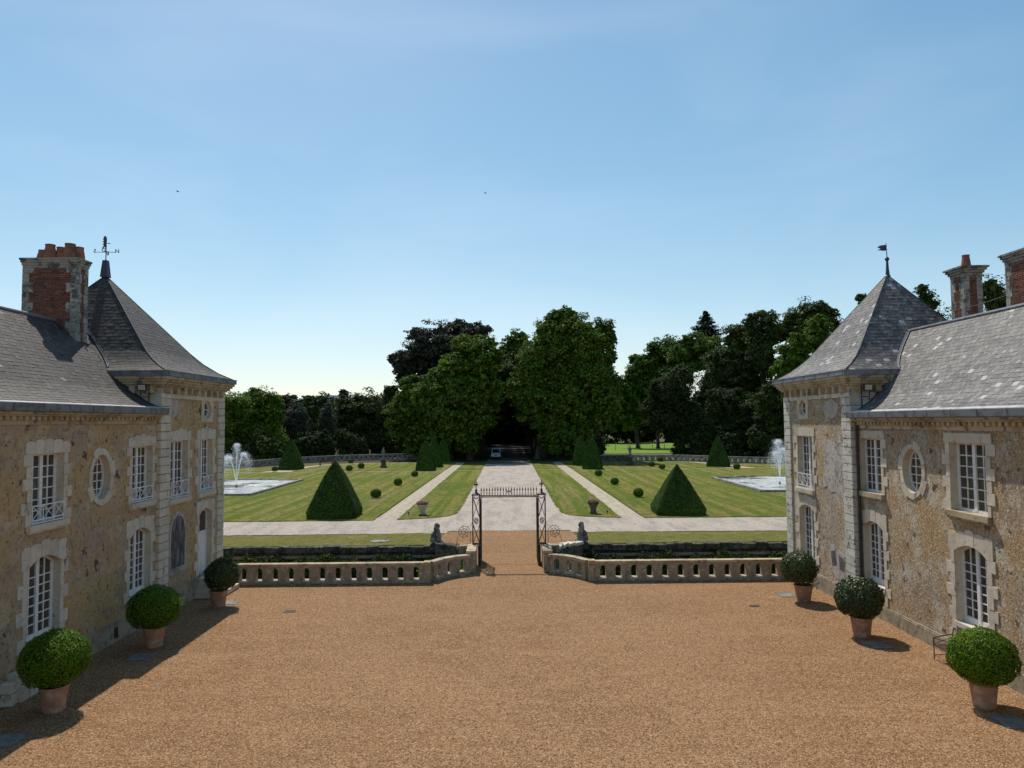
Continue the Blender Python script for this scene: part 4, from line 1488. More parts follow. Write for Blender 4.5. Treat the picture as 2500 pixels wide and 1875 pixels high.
vx, vy, vz = -16.5, 29.0, 13.05
vane = thing('weather_vane', 'dark iron weather vane with compass letters and a rampant beast', 'weather vane', (vx, vy, vz))
mb = MB()
mb.add([(-.15, -.15, 0), (.15, -.15, 0), (.15, .15, 0), (-.15, .15, 0), (-.09, -.09, .70), (.09, -.09, .70), (.09, .09, .70), (-.09, .09, .70)],
       [(0, 3, 2, 1), (4, 5, 6, 7), (0, 1, 5, 4), (1, 2, 6, 5), (2, 3, 7, 6), (3, 0, 4, 7)])
mb.build('finial_sleeve', 'vane_metal', vane)
MB().tube([(0, 0, .68), (0, 0, 0.95), (0.015, 0, 1.66)], [0.022, 0.018, 0.012], 8).build('pole', 'vane_metal', vane)
mb = MB()
mb.tube([(-.42, 0, 1.05), (.42, 0, 1.04)], 0.011, 6)
mb.tube([(-.20, .50, 1.06), (.20, -.50, 1.03)], 0.011, 6)
mb.build('compass_arms', 'vane_metal', vane)
for c_, p_, mx_ in (('S', (-.46, 0, 1.03), True), ('N', (.46, 0, 1.01), False), ('E', (-.22, .52, 1.05), True), ('O', (.21, -.52, 0.93), False)):
    ob('letter', letter_mesh(c_, 0.23, mx_, 'vane_metal'), vane, loc=p_)
beast = [(-.02, 1.16), (-.045, 1.28), (-.10, 1.24), (-.14, 1.20), (-.16, 1.23), (-.11, 1.29), (-.09, 1.34), (-.16, 1.37), (-.10, 1.40), (-.10, 1.45), (-.16, 1.49), (-.10, 1.51), (-.11, 1.57),
         (-.15, 1.60), (-.10, 1.62), (-.10, 1.68), (-.06, 1.73), (-.01, 1.71), (.0, 1.66), (-.015, 1.60), (.01, 1.56), (.03, 1.58), (.03, 1.54), (-.01, 1.50), (-.015, 1.42), (.0, 1.38), (.02, 1.36), (-.01, 1.33), (-.015, 1.26), (.0, 1.19)]
MB().prism(beast, lambda x, z: (x, -.012, z), lambda x, z: (x, .012, z)).build('beast_figure', 'vane_metal', vane)
MB().tube([(0.02, 0, 1.41), (0.16, 0, 1.415)], [0.01, 0.02], 6).build('pointer', 'vane_metal', vane)

vane2 = thing('weather_vane', 'small swallow-tailed metal flag on a ball and spike finial', 'weather vane', (16.03, 29.54, 12.96))
MB().lathe([(0.13, 0), (0.085, 0.05), (0.06, 0.3), (0.045, 0.62), (0.05, 0.64)], (0, 0, 0), 10).build('finial_sleeve', 'vane_metal', vane2)
MB().lathe([(0.02, 0.63), (0.075, 0.68), (0.09, 0.73), (0.075, 0.78), (0.02, 0.83)], (0, 0, 0), 12).build('ball', 'vane_metal', vane2, smooth=True)
MB().tube([(0, 0, 0.8), (-0.02, 0, 1.42)], [0.02, 0.013], 8).build('pole', 'vane_metal', vane2)
flag = [(-.02, 1.34), (-.02, 1.10), (-.14, 1.08), (-.27, 1.11), (-.40, 1.10), (-.26, 1.19), (-.41, 1.23), (-.28, 1.31), (-.14, 1.33)]
MB().prism(flag, lambda x, z: (x, -.008, z), lambda x, z: (x, .008, z)).build('flag', 'vane_metal', vane2)

# ------------------------------------------------------------------ floodlights on the pavilion sides
def floodlight(loc, s, label):
    t = thing('floodlight', label, 'floodlight', loc, 'floodlights on the pavilions')
    mb = MB()
    mb.tube([(-s * 0.16, 0.0, -0.95), (-s * 0.16, 0.0, 0.10), (-s * 0.10, -0.1, 0.12)], 0.022, 6)
    mb.tube([(-s * 0.16, 0.0, -0.33), (s * 0.12, -0.02, -0.33)], 0.016, 6)
    mb.tube([(s * 0.12, -0.02, -0.33), (s * 0.12, -0.06, -0.02)], 0.016, 6)
    mb.build('mounting_pole', 'iron', t)
    mb = MB()
    mb.add([(-.16, -.20, -.12), (.16, -.20, -.12), (.16, -.24, .12), (-.16, -.24, .12), (-.11, -.02, -.09), (.11, -.02, -.09), (.11, -.04, .10), (-.11, -.04, .10)],
           [(0, 1, 2, 3), (4, 7, 6, 5), (0, 4, 5, 1), (1, 5, 6, 2), (2, 6, 7, 3), (3, 7, 4, 0)])
    mb.build('housing', 'iron', t)
    mb = MB()
    mb.add([(-.13, -.207, -.09), (.13, -.207, -.09), (.13, -.242, .095), (-.13, -.242, .095)], [(0, 1, 2, 3)])
    mb.build('lens', 'floodlight_glass', t)
    return t
floodlight((-13.2, 25.85, 8.33), -1, 'square floodlight under the eaves of the pavilion with the lettered vane')
floodlight((13.22, 26.15, 8.13), 1, 'square floodlight under the eaves of the pavilion with the flag vane')

# ------------------------------------------------------------------ front balustrade
PAN_W = 0.683
def keyhole(w, z0, zt):
    """opening outline centred on 0"""
    P = [(-w / 2, z0), (w / 2, z0), (w / 2, z0 + 0.30), (w / 2 + 0.025, z0 + 0.31), (w / 2 + 0.025, z0 + 0.345), (w / 2 - 0.012, z0 + 0.36)]
    r, cz = w / 2 + 0.005, zt - w / 2 - 0.01
    for k in range(9):
        a = R(-20 + 220 * k / 8)
        P.append((r * math.cos(a), cz + r * math.sin(a) * 1.05))
    P += [(-w / 2 + 0.012, z0 + 0.36), (-w / 2 - 0.025, z0 + 0.345), (-w / 2 - 0.025, z0 + 0.31), (-w / 2, z0 + 0.30)]
    return P

def pierced_panel(w, h, th, hole):
    outer = [(-w / 2, 0), (w / 2, 0), (w / 2, h), (-w / 2, h)]
    loops = [outer, list(reversed(hole))]
    flat = outer + list(reversed(hole))
    tri = tessellate_polygon([[Vector((p[0], p[1], 0)) for p in lp] for lp in loops])
    n = len(flat)
    mb = MB()
    vs = [(x, -th / 2, z) for x, z in flat] + [(x, th / 2, z) for x, z in flat]
    fs = [tuple(t) for t in tri] + [tuple(i + n for i in reversed(t)) for t in tri]
    fs += [(i, (i + 1) % 4, (i + 1) % 4 + n, i + n) for i in range(4)]
    m_ = len(hole)
    fs += [(4 + i, 4 + (i + 1) % m_, 4 + (i + 1) % m_ + n, 4 + i + n) for i in range(m_)]
    mb.add(vs, fs)
    return mb
bal_me = pierced_panel(PAN_W - 0.006, 0.755, 0.24, keyhole(0.265, 0.17, 0.69)).mesh('baluster_panel', 'balustrade')
bal_cv = pierced_panel(0.60, 0.755, 0.24, keyhole(0.235, 0.17, 0.69)).mesh('baluster_panel', 'balustrade')
lip_me = MB().box((-0.16, -0.17, 0.11), (0.16, 0.17, 0.168)).mesh('opening_sill', 'stone_pale')
cop_me = chamfer_box_mesh('coping_stone', 'stone_rain', 0.03)
surr = MB()
surr.box((-0.245, -0.128, 0.745), (0.245, -0.122, 0.752))
YB = 31.5
BASE = chamfer_box_mesh('base_course', 'balustrade', 0.01)
for s in (-1, 1):
    lab = ('pierced stone balustrade with keyhole openings, between the white door and the iron gate' if s < 0 else
           'pierced stone balustrade with keyhole openings ending right of the iron gate')
    bal = thing('balustrade', lab, 'balustrade', (s * 8.0, YB, 0))
    bx = Vector(bal.location)
    yb = lambda x: 0.0
    for k in range(13):
        x = s * (4.08 + PAN_W * k)
        p = ob('baluster_panel', bal_me, bal, loc=(x - bx.x, 0, 0.0))
        ob('opening_sill', lip_me, p)
    a = 3.74
    # base course and coping, stone by stone
    x = a
    while x < 12.62:
        L = min(rng.uniform(1.2, 1.5), 12.62 - x)
        ob('coping_stone', cop_me, bal, loc=(s * (x + L / 2) - bx.x, 0, 0.816), scl=(L - 0.006, 0.35, 0.115))
        x += L
    ob('base_course', BASE, bal, loc=(s * (a + 12.62) / 2 - bx.x, -0.0, 0.055), scl=(12.62 - a, 0.30, 0.108))
    # corner pier and the quarter curve up to the gate pier
    ob('pier', chamfer_box_mesh('pier', 'balustrade', 0.02), bal, loc=(s * 3.60 - bx.x, 0.02, 0.38), scl=(0.30, 0.32, 0.752))
    ob('coping_stone', cop_me, bal, loc=(s * 3.60 - bx.x, 0.02, 0.83), scl=(0.29, 0.40, 0.147))
    cpts = [(3.42, YB + 0.22), (3.02, YB + 0.88), (2.50, YB + 1.38), (1.92, YB + 1.66)]
    for (x0, y0), (x1, y1) in zip(cpts, cpts[1:]):
        ang = math.atan2(y1 - y0, s * (x1 - x0))
        L = math.hypot(x1 - x0, y1 - y0)
        ct = (s * (x0 + x1) / 2 - bx.x, (y0 + y1) / 2 - bx.y)
        p = ob('baluster_panel', bal_cv, bal, loc=(ct[0], ct[1], 0), rot=(0, 0, ang), scl=((L - 0.004) / 0.60, 1, 1))
        ob('opening_sill', lip_me, p)
        ob('base_course', BASE, bal, loc=(ct[0], ct[1], 0.05), rot=(0, 0, ang), scl=(L + 0.06, 0.30, 0.108))
        ob('coping_stone', cop_me, bal, loc=(ct[0], ct[1], 0.817), rot=(0, 0, ang), scl=(L + 0.14, 0.35, 0.117))
    # stone pier carrying the iron upright and its raked coping
    ob('gate_pier', chamfer_box_mesh('gate_pier', 'balustrade', 0.02), bal, loc=(s * 1.76 - bx.x, 34.2 - bx.y, 0.44), scl=(0.34, 1.9, 0.88))
    ob('coping_stone', cop_me, bal, loc=(s * 1.78 - bx.x, 34.2 - bx.y, 0.955), scl=(0.44, 2.0, 0.145))
    ob('coping_stone', cop_me, bal, loc=(s * 2.12 - bx.x, 35.2 - bx.y, 0.80), scl=(0.62, 0.6, 0.34))

# ------------------------------------------------------------------ iron gate
gate = thing('iron_gate', 'dark wrought iron gateway with spiked crossbar between lattice uprights, standing open', 'gate', (0, 35.0, 0))
GY = 0.0
for s in (-1, 1):
    up = MB()
    for x in (s * 1.43, s * 1.77):
        for y in (-0.14, 0.14):
            up.box((x - 0.022, y - 0.022, 1.0), (x + 0.022, y + 0.022, 3.40))
    pil = up.build('upright', 'iron', gate)
    lt = MB()
    xa, xb = s * 1.45, s * 1.75
    for y in (-0.14, 0.14):
        for (z0, z1) in ((1.1, 1.95), (2.35, 3.25)):
            lt.tube([(xa, y, z0), (xb, y, z1)], 0.012, 5)
            lt.tube([(xb, y + 0.012, z0), (xa, y + 0.012, z1)], 0.012, 5)
        lt.box((xa, y - 0.01, 1.03), (xb, y + 0.01, 1.07))
        lt.tube([(s * 1.60 + 0.085 * math.cos(q), y, 2.15 + 0.13 * math.sin(q)) for q in [2 * math.pi * k / 16 for k in range(16)]], 0.012, 5, closed=True)
        lt.tube([(s * 1.60 + 0.04 * math.cos(q), y, 2.15 + 0.08 * math.sin(q)) for q in [2 * math.pi * k / 12 for k in range(12)]], 0.010, 5, closed=True)
        lt.tube([(s * 1.60 + 0.12 * math.cos(q), y, 3.34 - 0.10 * math.sin(q)) for q in [math.pi * k / 8 for k in range(9)]], 0.012, 5)
    lt.build('lattice', 'iron', pil)
    cp = MB()
    cp.box((s * 1.39, -0.19, 3.40), (s * 1.81, 0.19, 3.46))
    cp.lathe([(0.19, 3.462), (0.12, 3.50), (0.06, 3.54), (0.04, 3.58), (0.075, 3.63), (0.04, 3.68), (0.018, 3.72), (0.018, 3.86)], (s * 1.60, 0, 0), 10)
    cp.build('capital', 'iron', pil)
    fn = MB()
    fn.tube([(s * 1.60, 0, 3.72), (s * 1.60, 0, 3.95), (s * 1.60, 0, 4.18)], [0.018, 0.040, 0.004], 6)
    for q in (-1, 1):
        fn.tube([(s * 1.60, 0, 3.92), (s * 1.60 + q * 0.07, 0, 3.92), (s * 1.60 + q * 0.105, 0, 3.99)], [0.028, 0.042, 0.010], 6)
        fn.tube([(s * 1.60 + q * 0.07, 0, 3.92), (s * 1.60 + q * 0.10, 0, 3.84)], [0.025, 0.006], 6)
    fn.build('finial', 'rust', pil)
    # open leaf folded back along the passage
    lf = MB()
    xl = s * 1.40
    for y in (0.06, 0.5, 0.9, 1.28):
        lf.box((xl - 0.022, y - 0.022, 0.06), (xl + 0.022, y + 0.022, 3.1))
    for z in (0.1, 1.1, 1.3, 3.0):
        lf.box((xl - 0.02, 0.03, z - 0.025), (xl + 0.02, 1.3, z + 0.025))
    y = 0.12
    while y < 1.25:
        lf.tube([(xl, y, 0.1), (xl, y, 3.16)], 0.011, 5)
        y += 0.11
    leaf_ = lf.build('gate_leaf', 'iron', gate)
    pn = MB()
    pn.box((xl - 0.012, 0.05, 0.08), (xl + 0.012, 1.29, 1.08))
    pn.build('kick_panel', 'iron', leaf_)
    jb = MB()
    jb.box((s * 1.39, -0.17, 0.02), (s * 1.52, 0.17, 1.0))
    jb.build('post_base', 'iron', gate)
    br_ = MB()
    br_.tube([(s * 1.43, 0, 3.2), (s * 1.25, 0, 3.37)], 0.016, 5)
    br_.build('corner_brace', 'iron', gate)
xb_ = MB()
xb_.box((-1.42, -0.04, 3.36), (1.42, 0.04, 3.40))
xb_.box((-1.42, -0.03, 3.29), (1.42, 0.03, 3.335))
cross = xb_.build('crossbar', 'iron', gate)
sp_me = None
for k in range(21):
    if k == 10:
        continue
    x = -1.35 + 2.70 * k / 20
    if sp_me is None:
        mb = MB()
        mb.lathe([(0.014, 0), (0.014, 0.06), (0.026, 0.09), (0.014, 0.12), (0.012, 0.18), (0.034, 0.25), (0.022, 0.30), (0.002, 0.42)], (0, 0, 0), 7)
        sp_me = mb.mesh('spike', 'rust')
    ob('spike', sp_me, cross, loc=(x, 0, 3.40))
mb = MB()
mb.tube([(0, 0, 3.40), (0, 0, 3.6), (0, 0, 3.86)], [0.014, 0.026, 0.003], 6)
for q in (-1, 1):
    mb.tube([(0, 0, 3.58), (q * 0.08, 0, 3.58), (q * 0.115, 0, 3.65)], [0.02, 0.03, 0.006], 6)
    mb.tube([(q * 0.07, 0, 3.58), (q * 0.105, 0, 3.50)], [0.025, 0.006], 6)
mb.build('finial', 'rust', cross)

# thorned spirals each side of the gate
for s in (-1, 1):
    t = thing('spiral_grille', 'thorned iron spiral fixed beside the gate, next to the sphinx whose face turns ' + ('right' if s < 0 else 'left'), 'iron spiral', (s * 2.25, 35.6, 0.85), 'spirals beside the gate')
    mb = MB()
    pts = []
    for k in range(64):
        a = math.pi + 2 * math.pi * k / 28.0
        r = 0.32 * (1 - k / 74.0)
        pts.append((s * (-0.01 + r * math.cos(a)), 0, 0.66 + r * math.sin(a) * 1.05))
    arch_pts_ = [(s * -0.31, 0, 0.0), (s * -0.32, 0, 0.4)]
    mb.tube(arch_pts_ + [(-p[0] * 1.0 if False else p[0], p[1], 1.32 - p[2]) for p in pts], 0.013, 5)
    mb.build('spiral', 'rust', t)
    th = MB()
    for k in range(0, 62, 4):
        x, _, z = pts[k]
        z = 1.32 - z
        cx_, cz_ = s * -0.01, 0.66
        d = Vector((x - cx_, 0, z - cz_)).normalized()
        p = Vector((x, 0, z))
        th.tube([p - d * 0.05, p + d * 0.12], [0.008, 0.004], 4)
        q = Vector((-d.z, 0, d.x)) * 0.028
        th.tube([p + d * 0.06 - q, p + d * 0.06 + q], 0.006, 4)
    th.build('thorns', 'rust', t)
    st = MB()
    st.tube([(s * 0.30, 0, 0.45), (s * 0.42, 0.25, -0.15)], 0.011, 5)
    st.tube([(s * -0.32, 0, 0.95), (s * -0.58, -0.45, 1.45)], 0.011, 5)
    st.tube([(s * -0.30, 0, 0.12), (s * 0.38, 0.18, 0.02)], 0.010, 5)
    st.build('stays', 'rust', t)

# ------------------------------------------------------------------ low walls from the gate to the moat wall, moat wall, ivy
for s in (-1, 1):
    t = thing('bridge_parapet', ('mossy broken-topped bridge wall curving to the sphinx on the door side' if s < 0 else 'smooth curved bridge wall rising to the sphinx nearest the flag pavilion'), 'low wall', (s * 3.0, 38, 0))
    c0 = Vector((s * 3.0, 38, 0))
    path = [(2.15, 35.4), (2.35, 36.4), (2.62, 37.4), (2.98, 38.3), (3.42, 39.1), (3.95, 39.8)]
    for i, ((x0, y0), (x1, y1)) in enumerate(zip(path, path[1:])):
        L = math.hypot(x1 - x0, y1 - y0)
        ang = math.atan2(y1 - y0, s * (x1 - x0))
        h = 0.62 - 0.09 * i
        ct = Vector((s * (x0 + x1) / 2, (y0 + y1) / 2, 0)) - c0
        ob('wall_stone', chamfer_box_mesh('wall_stone', 'stone_moss', 0.04), t, loc=(ct.x, ct.y, h / 2 - 0.7), rot=(0, 0, ang), scl=(L + 0.02, 0.34, h + 1.2))
        ob('coping_stone', chamfer_box_mesh('coping_stone', 'stone_pale' if s > 0 else 'stone_moss', 0.05), t,
           loc=(ct.x, ct.y, h + 0.0), rot=(rng.uniform(-.05, .05), rng.uniform(-.03, .03), ang), scl=(L + 0.03, 0.46, 0.16))
    mw = thing('moat_wall', ('mossy retaining wall with a dark coping beyond the moat, on the side with the manhole' if s < 0 else 'mossy retaining wall with a dark coping beyond the moat, on the side of the flag pavilion'), 'wall', (s * 10, 40.6, 0))
    f = MB()
    f.box((s * 4.2 - s * 10, -0.12, -3.0), (s * 60 - s * 10, 0.35, -0.30))
    f.build('wall_face', 'stone_moss', mw)
    lg = MB()
    lg.box((s * 4.2 - s * 10, -0.22, -0.62), (s * 60 - s * 10, -0.121, -0.46))
    lg.build('string_course', 'balustrade', mw)
    x = 4.0
    k = 0
    while x < 26:
        L = rng.uniform(0.45, 0.95)
        h = rng.uniform(0.30, 0.40)
        ob('coping_stone', chamfer_box_mesh('coping_stone', 'stone_moss', 0.07) if k < 6 else rng.choice(copes), mw,
           loc=(s * (x + L / 2) - s * 10, rng.uniform(-0.03, 0.03), -0.295 + h / 2 + rng.uniform(-0.02, 0.02)),
           rot=(rng.uniform(-.05, .05), rng.uniform(-.05, .05), rng.uniform(-.03, .03)), scl=(L, 0.5 + rng.uniform(0, 0.12), h))
        if k < 6:
            if k == 0: copes = []
            copes.append(bpy.data.objects[-1].data if False else mw and [c for c in bpy.data.meshes if c.name.startswith('coping_stone')][-1])
        k += 1
        x += L + 0.01
    far = MB()
    far.box((s * x - s * 10, -0.2, -0.298), (s * 60 - s * 10, 0.3, 0.03))
    far.build('far_coping', 'stone_moss', mw)
# ivy and weeds along the foot of what is seen of the wall
N = 42000
C = np.empty((N, 3))
sd = nrg.choice([-1, 1], N)
C[:, 0] = sd * nrg.uniform(4.3, 24, N)
top = -0.50 + 0.14 * np.sin(C[:, 0] * 1.7) + 0.12 * np.sin(C[:, 0] * 4.3 + 1) + nrg.normal(0, 0.05, N)
C[:, 2] = top - np.abs(nrg.normal(0, 0.45, N))
C[:, 1] = 40.25 - nrg.uniform(0.0, 0.9, N) - 0.4 * (top - C[:, 2])
tag(ob('ivy', quads_mesh('ivy', leaves(C, 0.13, np.tile([0, -0.6, 0.8], (N, 1)), 0.4), 'leaf_ivy')), kind='stuff')
# leafy weeds just behind the pierced curve of the balustrade
C = np.empty((5000, 3))
sd = nrg.choice([-1, 1], 5000)
C[:, 0] = sd * nrg.uniform(2.2, 4.4, 5000)
C[:, 1] = 34.6 + nrg.normal(0, 0.35, 5000)
C[:, 2] = -0.9 + nrg.uniform(0, 1.15, 5000) * (0.75 + 0.25 * np.sin(C[:, 0] * 5))
tag(ob('moat_weeds', quads_mesh('moat_weeds', leaves(C, 0.12, np.tile([0, -0.5, 0.8], (5000, 1)), 0.4), 'leaf_green')), kind='stuff')

# ------------------------------------------------------------------ statues
def blob_mesh(name, blobs, m, voxel=0.03, disp=0.03, dscale=0.25, boxes=()):
    bm = bmesh.new()
    for (cx, cy, cz, rx, ry, rz, *rot) in blobs:
        mt = Matrix.Translation((cx, cy, cz))
        if rot:
            mt = mt @ Matrix.Rotation(rot[0], 4, rot[1])
        bmesh.ops.create_uvsphere(bm, u_segments=16, v_segments=10, radius=1.0, matrix=mt @ Matrix.Diagonal((rx, ry, rz, 1)))
    for (cx, cy, cz, sx, sy, sz) in boxes:
        bmesh.ops.create_cube(bm, size=1.0, matrix=Matrix.Translation((cx, cy, cz)) @ Matrix.Diagonal((sx, sy, sz, 1)))
    me = bpy.data.meshes.new(name)
    bm.to_mesh(me)
    bm.free()
    tmp = bpy.data.objects.new('tmp_blob', me)
    COL.objects.link(tmp)
    md = tmp.modifiers.new('r', 'REMESH')
    md.mode = 'VOXEL'
    md.voxel_size = voxel
    sm = tmp.modifiers.new('s', 'SMOOTH')
    sm.iterations = 3
    tx = bpy.data.textures.new('weather', 'CLOUDS')
    tx.noise_scale = dscale
    dm = tmp.modifiers.new('d', 'DISPLACE')
    dm.texture = tx
    dm.strength = disp
    dg = bpy.context.evaluated_depsgraph_get()
    res = bpy.data.meshes.new_from_object(tmp.evaluated_get(dg))
    res.name = name
    bpy.data.objects.remove(tmp)
    res.materials.clear()
    res.materials.append(MT[m])
    res.shade_smooth()
    return res

# seated sphinx, facing +x
sph = blob_mesh('figure', [
    (-0.10, 0, 0.22, 0.30, 0.22, 0.22), (-0.06, 0, 0.45, 0.22, 0.20, 0.30), (0.02, 0, 0.68, 0.16, 0.17, 0.22), (0.05, 0, 0.98, 0.115, 0.11, 0.15),
    (-0.03, 0, 0.98, 0.13, 0.15, 0.19), (-0.08, 0, 0.80, 0.10, 0.15, 0.18), (0.155, 0, 0.96, 0.03, 0.025, 0.035),
    (0.16, 0.11, 0.34, 0.07, 0.065, 0.30), (0.16, -0.11, 0.34, 0.07, 0.065, 0.30), (0.24, 0.11, 0.09, 0.12, 0.075, 0.075), (0.24, -0.11, 0.09, 0.12, 0.075, 0.075),
    (-0.08, 0.19, 0.20, 0.20, 0.09, 0.18), (-0.08, -0.19, 0.20, 0.20, 0.09, 0.18), (0.10, 0.17, 0.06, 0.14, 0.07, 0.06), (0.10, -0.17, 0.06, 0.14, 0.07, 0.06),
    (-0.24, 0.0, 0.45, 0.10, 0.16, 0.22, 0.3, 'Y')], 'statue', 0.028, 0.05, 0.16)
for s in (-1, 1):
    t = thing('sphinx_statue', 'weathered seated stone sphinx on the bridge wall, facing ' + ('right towards the gate' if s < 0 else 'left towards the gate'), 'statue', (s * 4.05, 40.2, 0.06), 'sphinxes guarding the bridge')
    t.rotation_euler = (0, 0, 0 if s < 0 else math.pi)
    ob('figure', sph, t, loc=(0, 0, 0.14))
    ob('pedestal', chamfer_box_mesh('pedestal', 'stone_moss', 0.05), t, loc=(0.02, 0, -0.04), scl=(0.78, 0.56, 0.36))

fig = blob_mesh('figure', [
    (0, 0, 1.70, 0.10, 0.10, 0.13), (0, 0, 1.82, 0.12, 0.12, 0.06), (0, 0, 1.42, 0.20, 0.14, 0.20), (0, 0, 1.12, 0.17, 0.13, 0.20), (0, 0, 0.85, 0.21, 0.16, 0.25),
    (0, 0, 0.45, 0.22, 0.17, 0.45), (-0.22, -0.02, 1.25, 0.065, 0.065, 0.24, 0.2, 'Y'), (0.21, -0.06, 1.28, 0.065, 0.065, 0.2, -0.3, 'Y'), (0.16, -0.16, 1.22, 0.06, 0.14, 0.06), (-0.16, -0.12, 1.02, 0.06, 0.13, 0.06)],
    'statue', 0.04, 0.04, 0.2)
for s, x, y in ((-1, -19.35, 110.4), (1, 18.97, 111.1)):
    t = thing('garden_statue', 'draped stone figure on a pedestal ' + ('in sun on the lawn left of the avenue' if s < 0 else 'in tree shade right of the avenue'), 'statue', (x, y, 0.05), 'statues on the far lawns')
    mb = MB()
    for w_, z0, z1 in ((0.50, 0, 0.15), (0.40, 0.152, 0.28), (0.33, 0.282, 0.98), (0.40, 0.982, 1.08), (0.46, 1.082, 1.18)):
        mb.box((-w_, -w_, z0), (w_, w_, z1))
    mb.build('pedestal', 'stone_moss', t)
    ob('figure', fig, t, loc=(0, 0, 1.17))

# ------------------------------------------------------------------ potted balls
def pot_mesh(rt, rb, h):
    mb = MB()
    mb.lathe([(rb * 0.96, 0), (rb, 0.02), (rb * 1.02, 0.06), (rb * 1.01, 0.07)] +
             [(rb + (rt * 0.94 - rb) * (k / 6), 0.07 + (h - 0.15) * k / 6) for k in range(1, 7)] +
             [(rt * 0.95, h - 0.075), (rt, h - 0.06), (rt * 1.0, h - 0.01), (rt * 0.98, h), (rt * 0.88, h), (rt * 0.86, h - 0.09)], (0, 0, 0), 56, 28, 0.006)
    return mb

def ball(name, parent, c, rx, rz, n, size, m, tufts=(), core=0.9, shag=0.03, cut=-0.80):
    d = unit_dirs(int(n * 1.3))
    d = d[d[:, 2] > cut][:n]
    N_ = len(d)
    ph = nrg.uniform(0, 6, 4)
    low = 0.04 * np.sin(d[:, 0] * 5 + ph[0]) * np.cos(d[:, 1] * 4 + ph[1]) + 0.025 * np.sin(d[:, 2] * 9 + ph[2]) * np.cos(d[:, 0] * 8 + ph[3]) + 0.015 * np.sin(d[:, 0] * 17 + d[:, 2] * 13)
    r = 1 + low + nrg.uniform(-1.7, 1.0, N_) * shag
    Cn = np.stack([c[0] + d[:, 0] * rx * r, c[1] + d[:, 1] * rx * r, c[2] + d[:, 2] * rz * r], axis=1)
    Q = [leaves(Cn, size, d, 0.62)]
    for _ in range(34):                                # stray shoots
        q = unit_dirs(1)[0]
        if q[2] < -0.2: continue
        k_ = nrg.uniform(1.02, 1.12, (9, 1))
        Q.append(leaves(np.array(c) + q * np.array([rx, rx, rz]) * k_ + nrg.normal(0, 0.012, (9, 3)), size, np.tile(q, (9, 1)), 0.2))
    for (tx, ty, tz, tr, tn) in tufts:
        q = nrg.normal(size=(tn, 3)) * tr + np.array([c[0] + tx * rx, c[1] + ty * rx, c[2] + tz * rz])
        Q.append(leaves(q, size, np.tile([0, 0, 1.0], (tn, 1)), 0.3))
    f = ob('foliage', quads_mesh('foliage', np.concatenate(Q), m), parent)
    tag(f, kind='stuff')
    bm = bmesh.new()
    bmesh.ops.create_icosphere(bm, subdivisions=4, radius=1.0)
    for v in bm.verts:
        k = core * (1 + 0.03 * math.sin(v.co.x * 7) * math.cos(v.co.y * 6))
        z = max(v.co.z, cut * 0.96)
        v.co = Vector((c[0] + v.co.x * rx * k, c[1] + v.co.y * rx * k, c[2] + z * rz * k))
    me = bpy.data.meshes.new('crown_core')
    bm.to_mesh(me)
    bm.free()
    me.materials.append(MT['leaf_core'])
    ob('crown_core', me, parent)

def potted(x, y, label, rx, rz, cz, n, size, m, rt=0.385, rb=0.27, h=0.62, dx=0.0, **kw):
    t = thing('potted_box_ball', label, 'potted plant', (x, y, 0), 'terracotta pots along the court')
    pot_mesh(rt, rb, h).build('pot', 'terracotta', t)
    ob('soil', MB().lathe([(rt * 0.86, 0), (rt * 0.6, 0.03)], (0, 0, h - 0.08), 20).mesh('soil', 'soil'), t)
    MB().tube([(0, 0, h - 0.1), (0.02, 0.01, h + 0.1), (dx, 0, cz)], [0.05, 0.045, 0.03], 7).build('stem', 'bark', t)
    ball('foliage', t, (dx, 0, cz), rx, rz, n, size, m, **kw)
    return t
potted(-11.22, 17.9, 'large bright clipped box ball in a ribbed pot, nearest on the shaded side', 0.755, 0.69, 1.24, 15000, 0.046, 'leaf_box', rt=0.325, rb=0.245)
potted(-11.25, 22.9, 'wide clipped box ball in a pot half in the roof shadow, between two other pots', 0.775, 0.67, 1.20, 12000, 0.050, 'leaf_box', rt=0.335, rb=0.25)
potted(-11.19, 27.75, 'shaggy ball plant with sprigs sticking out at its top, by the white door steps', 0.61, 0.61, 1.19, 6500, 0.070, 'leaf_laurel', rt=0.335, rb=0.25, dx=0.12,
       tufts=[(0.45, 0, 1.0, 0.10, 160), (0.25, 0, 1.05, 0.07, 80), (0.85, 0, 0.65, 0.09, 100)], shag=0.06)
potted(11.33, 27.7, 'dark glossy ball plant in a terracotta pot beside the balustrade end', 0.64, 0.62, 1.24, 6500, 0.072, 'leaf_laurel', rt=0.355, rb=0.25, dx=-0.15,
       tufts=[(0.8, 0, -0.9, 0.1, 100)], shag=0.06)
potted(11.33, 23.2, 'dark glossy ball plant in a pot shading a floor plate, middle of the sunny row', 0.715, 0.65, 1.20, 8500, 0.072, 'leaf_laurel', rt=0.335, rb=0.26, dx=-0.05, shag=0.055)
potted(11.49, 17.55, 'big clipped green box ball in a pot in front of the iron bench', 0.73, 0.68, 1.16, 15000, 0.045, 'leaf_box', rt=0.32, rb=0.25)

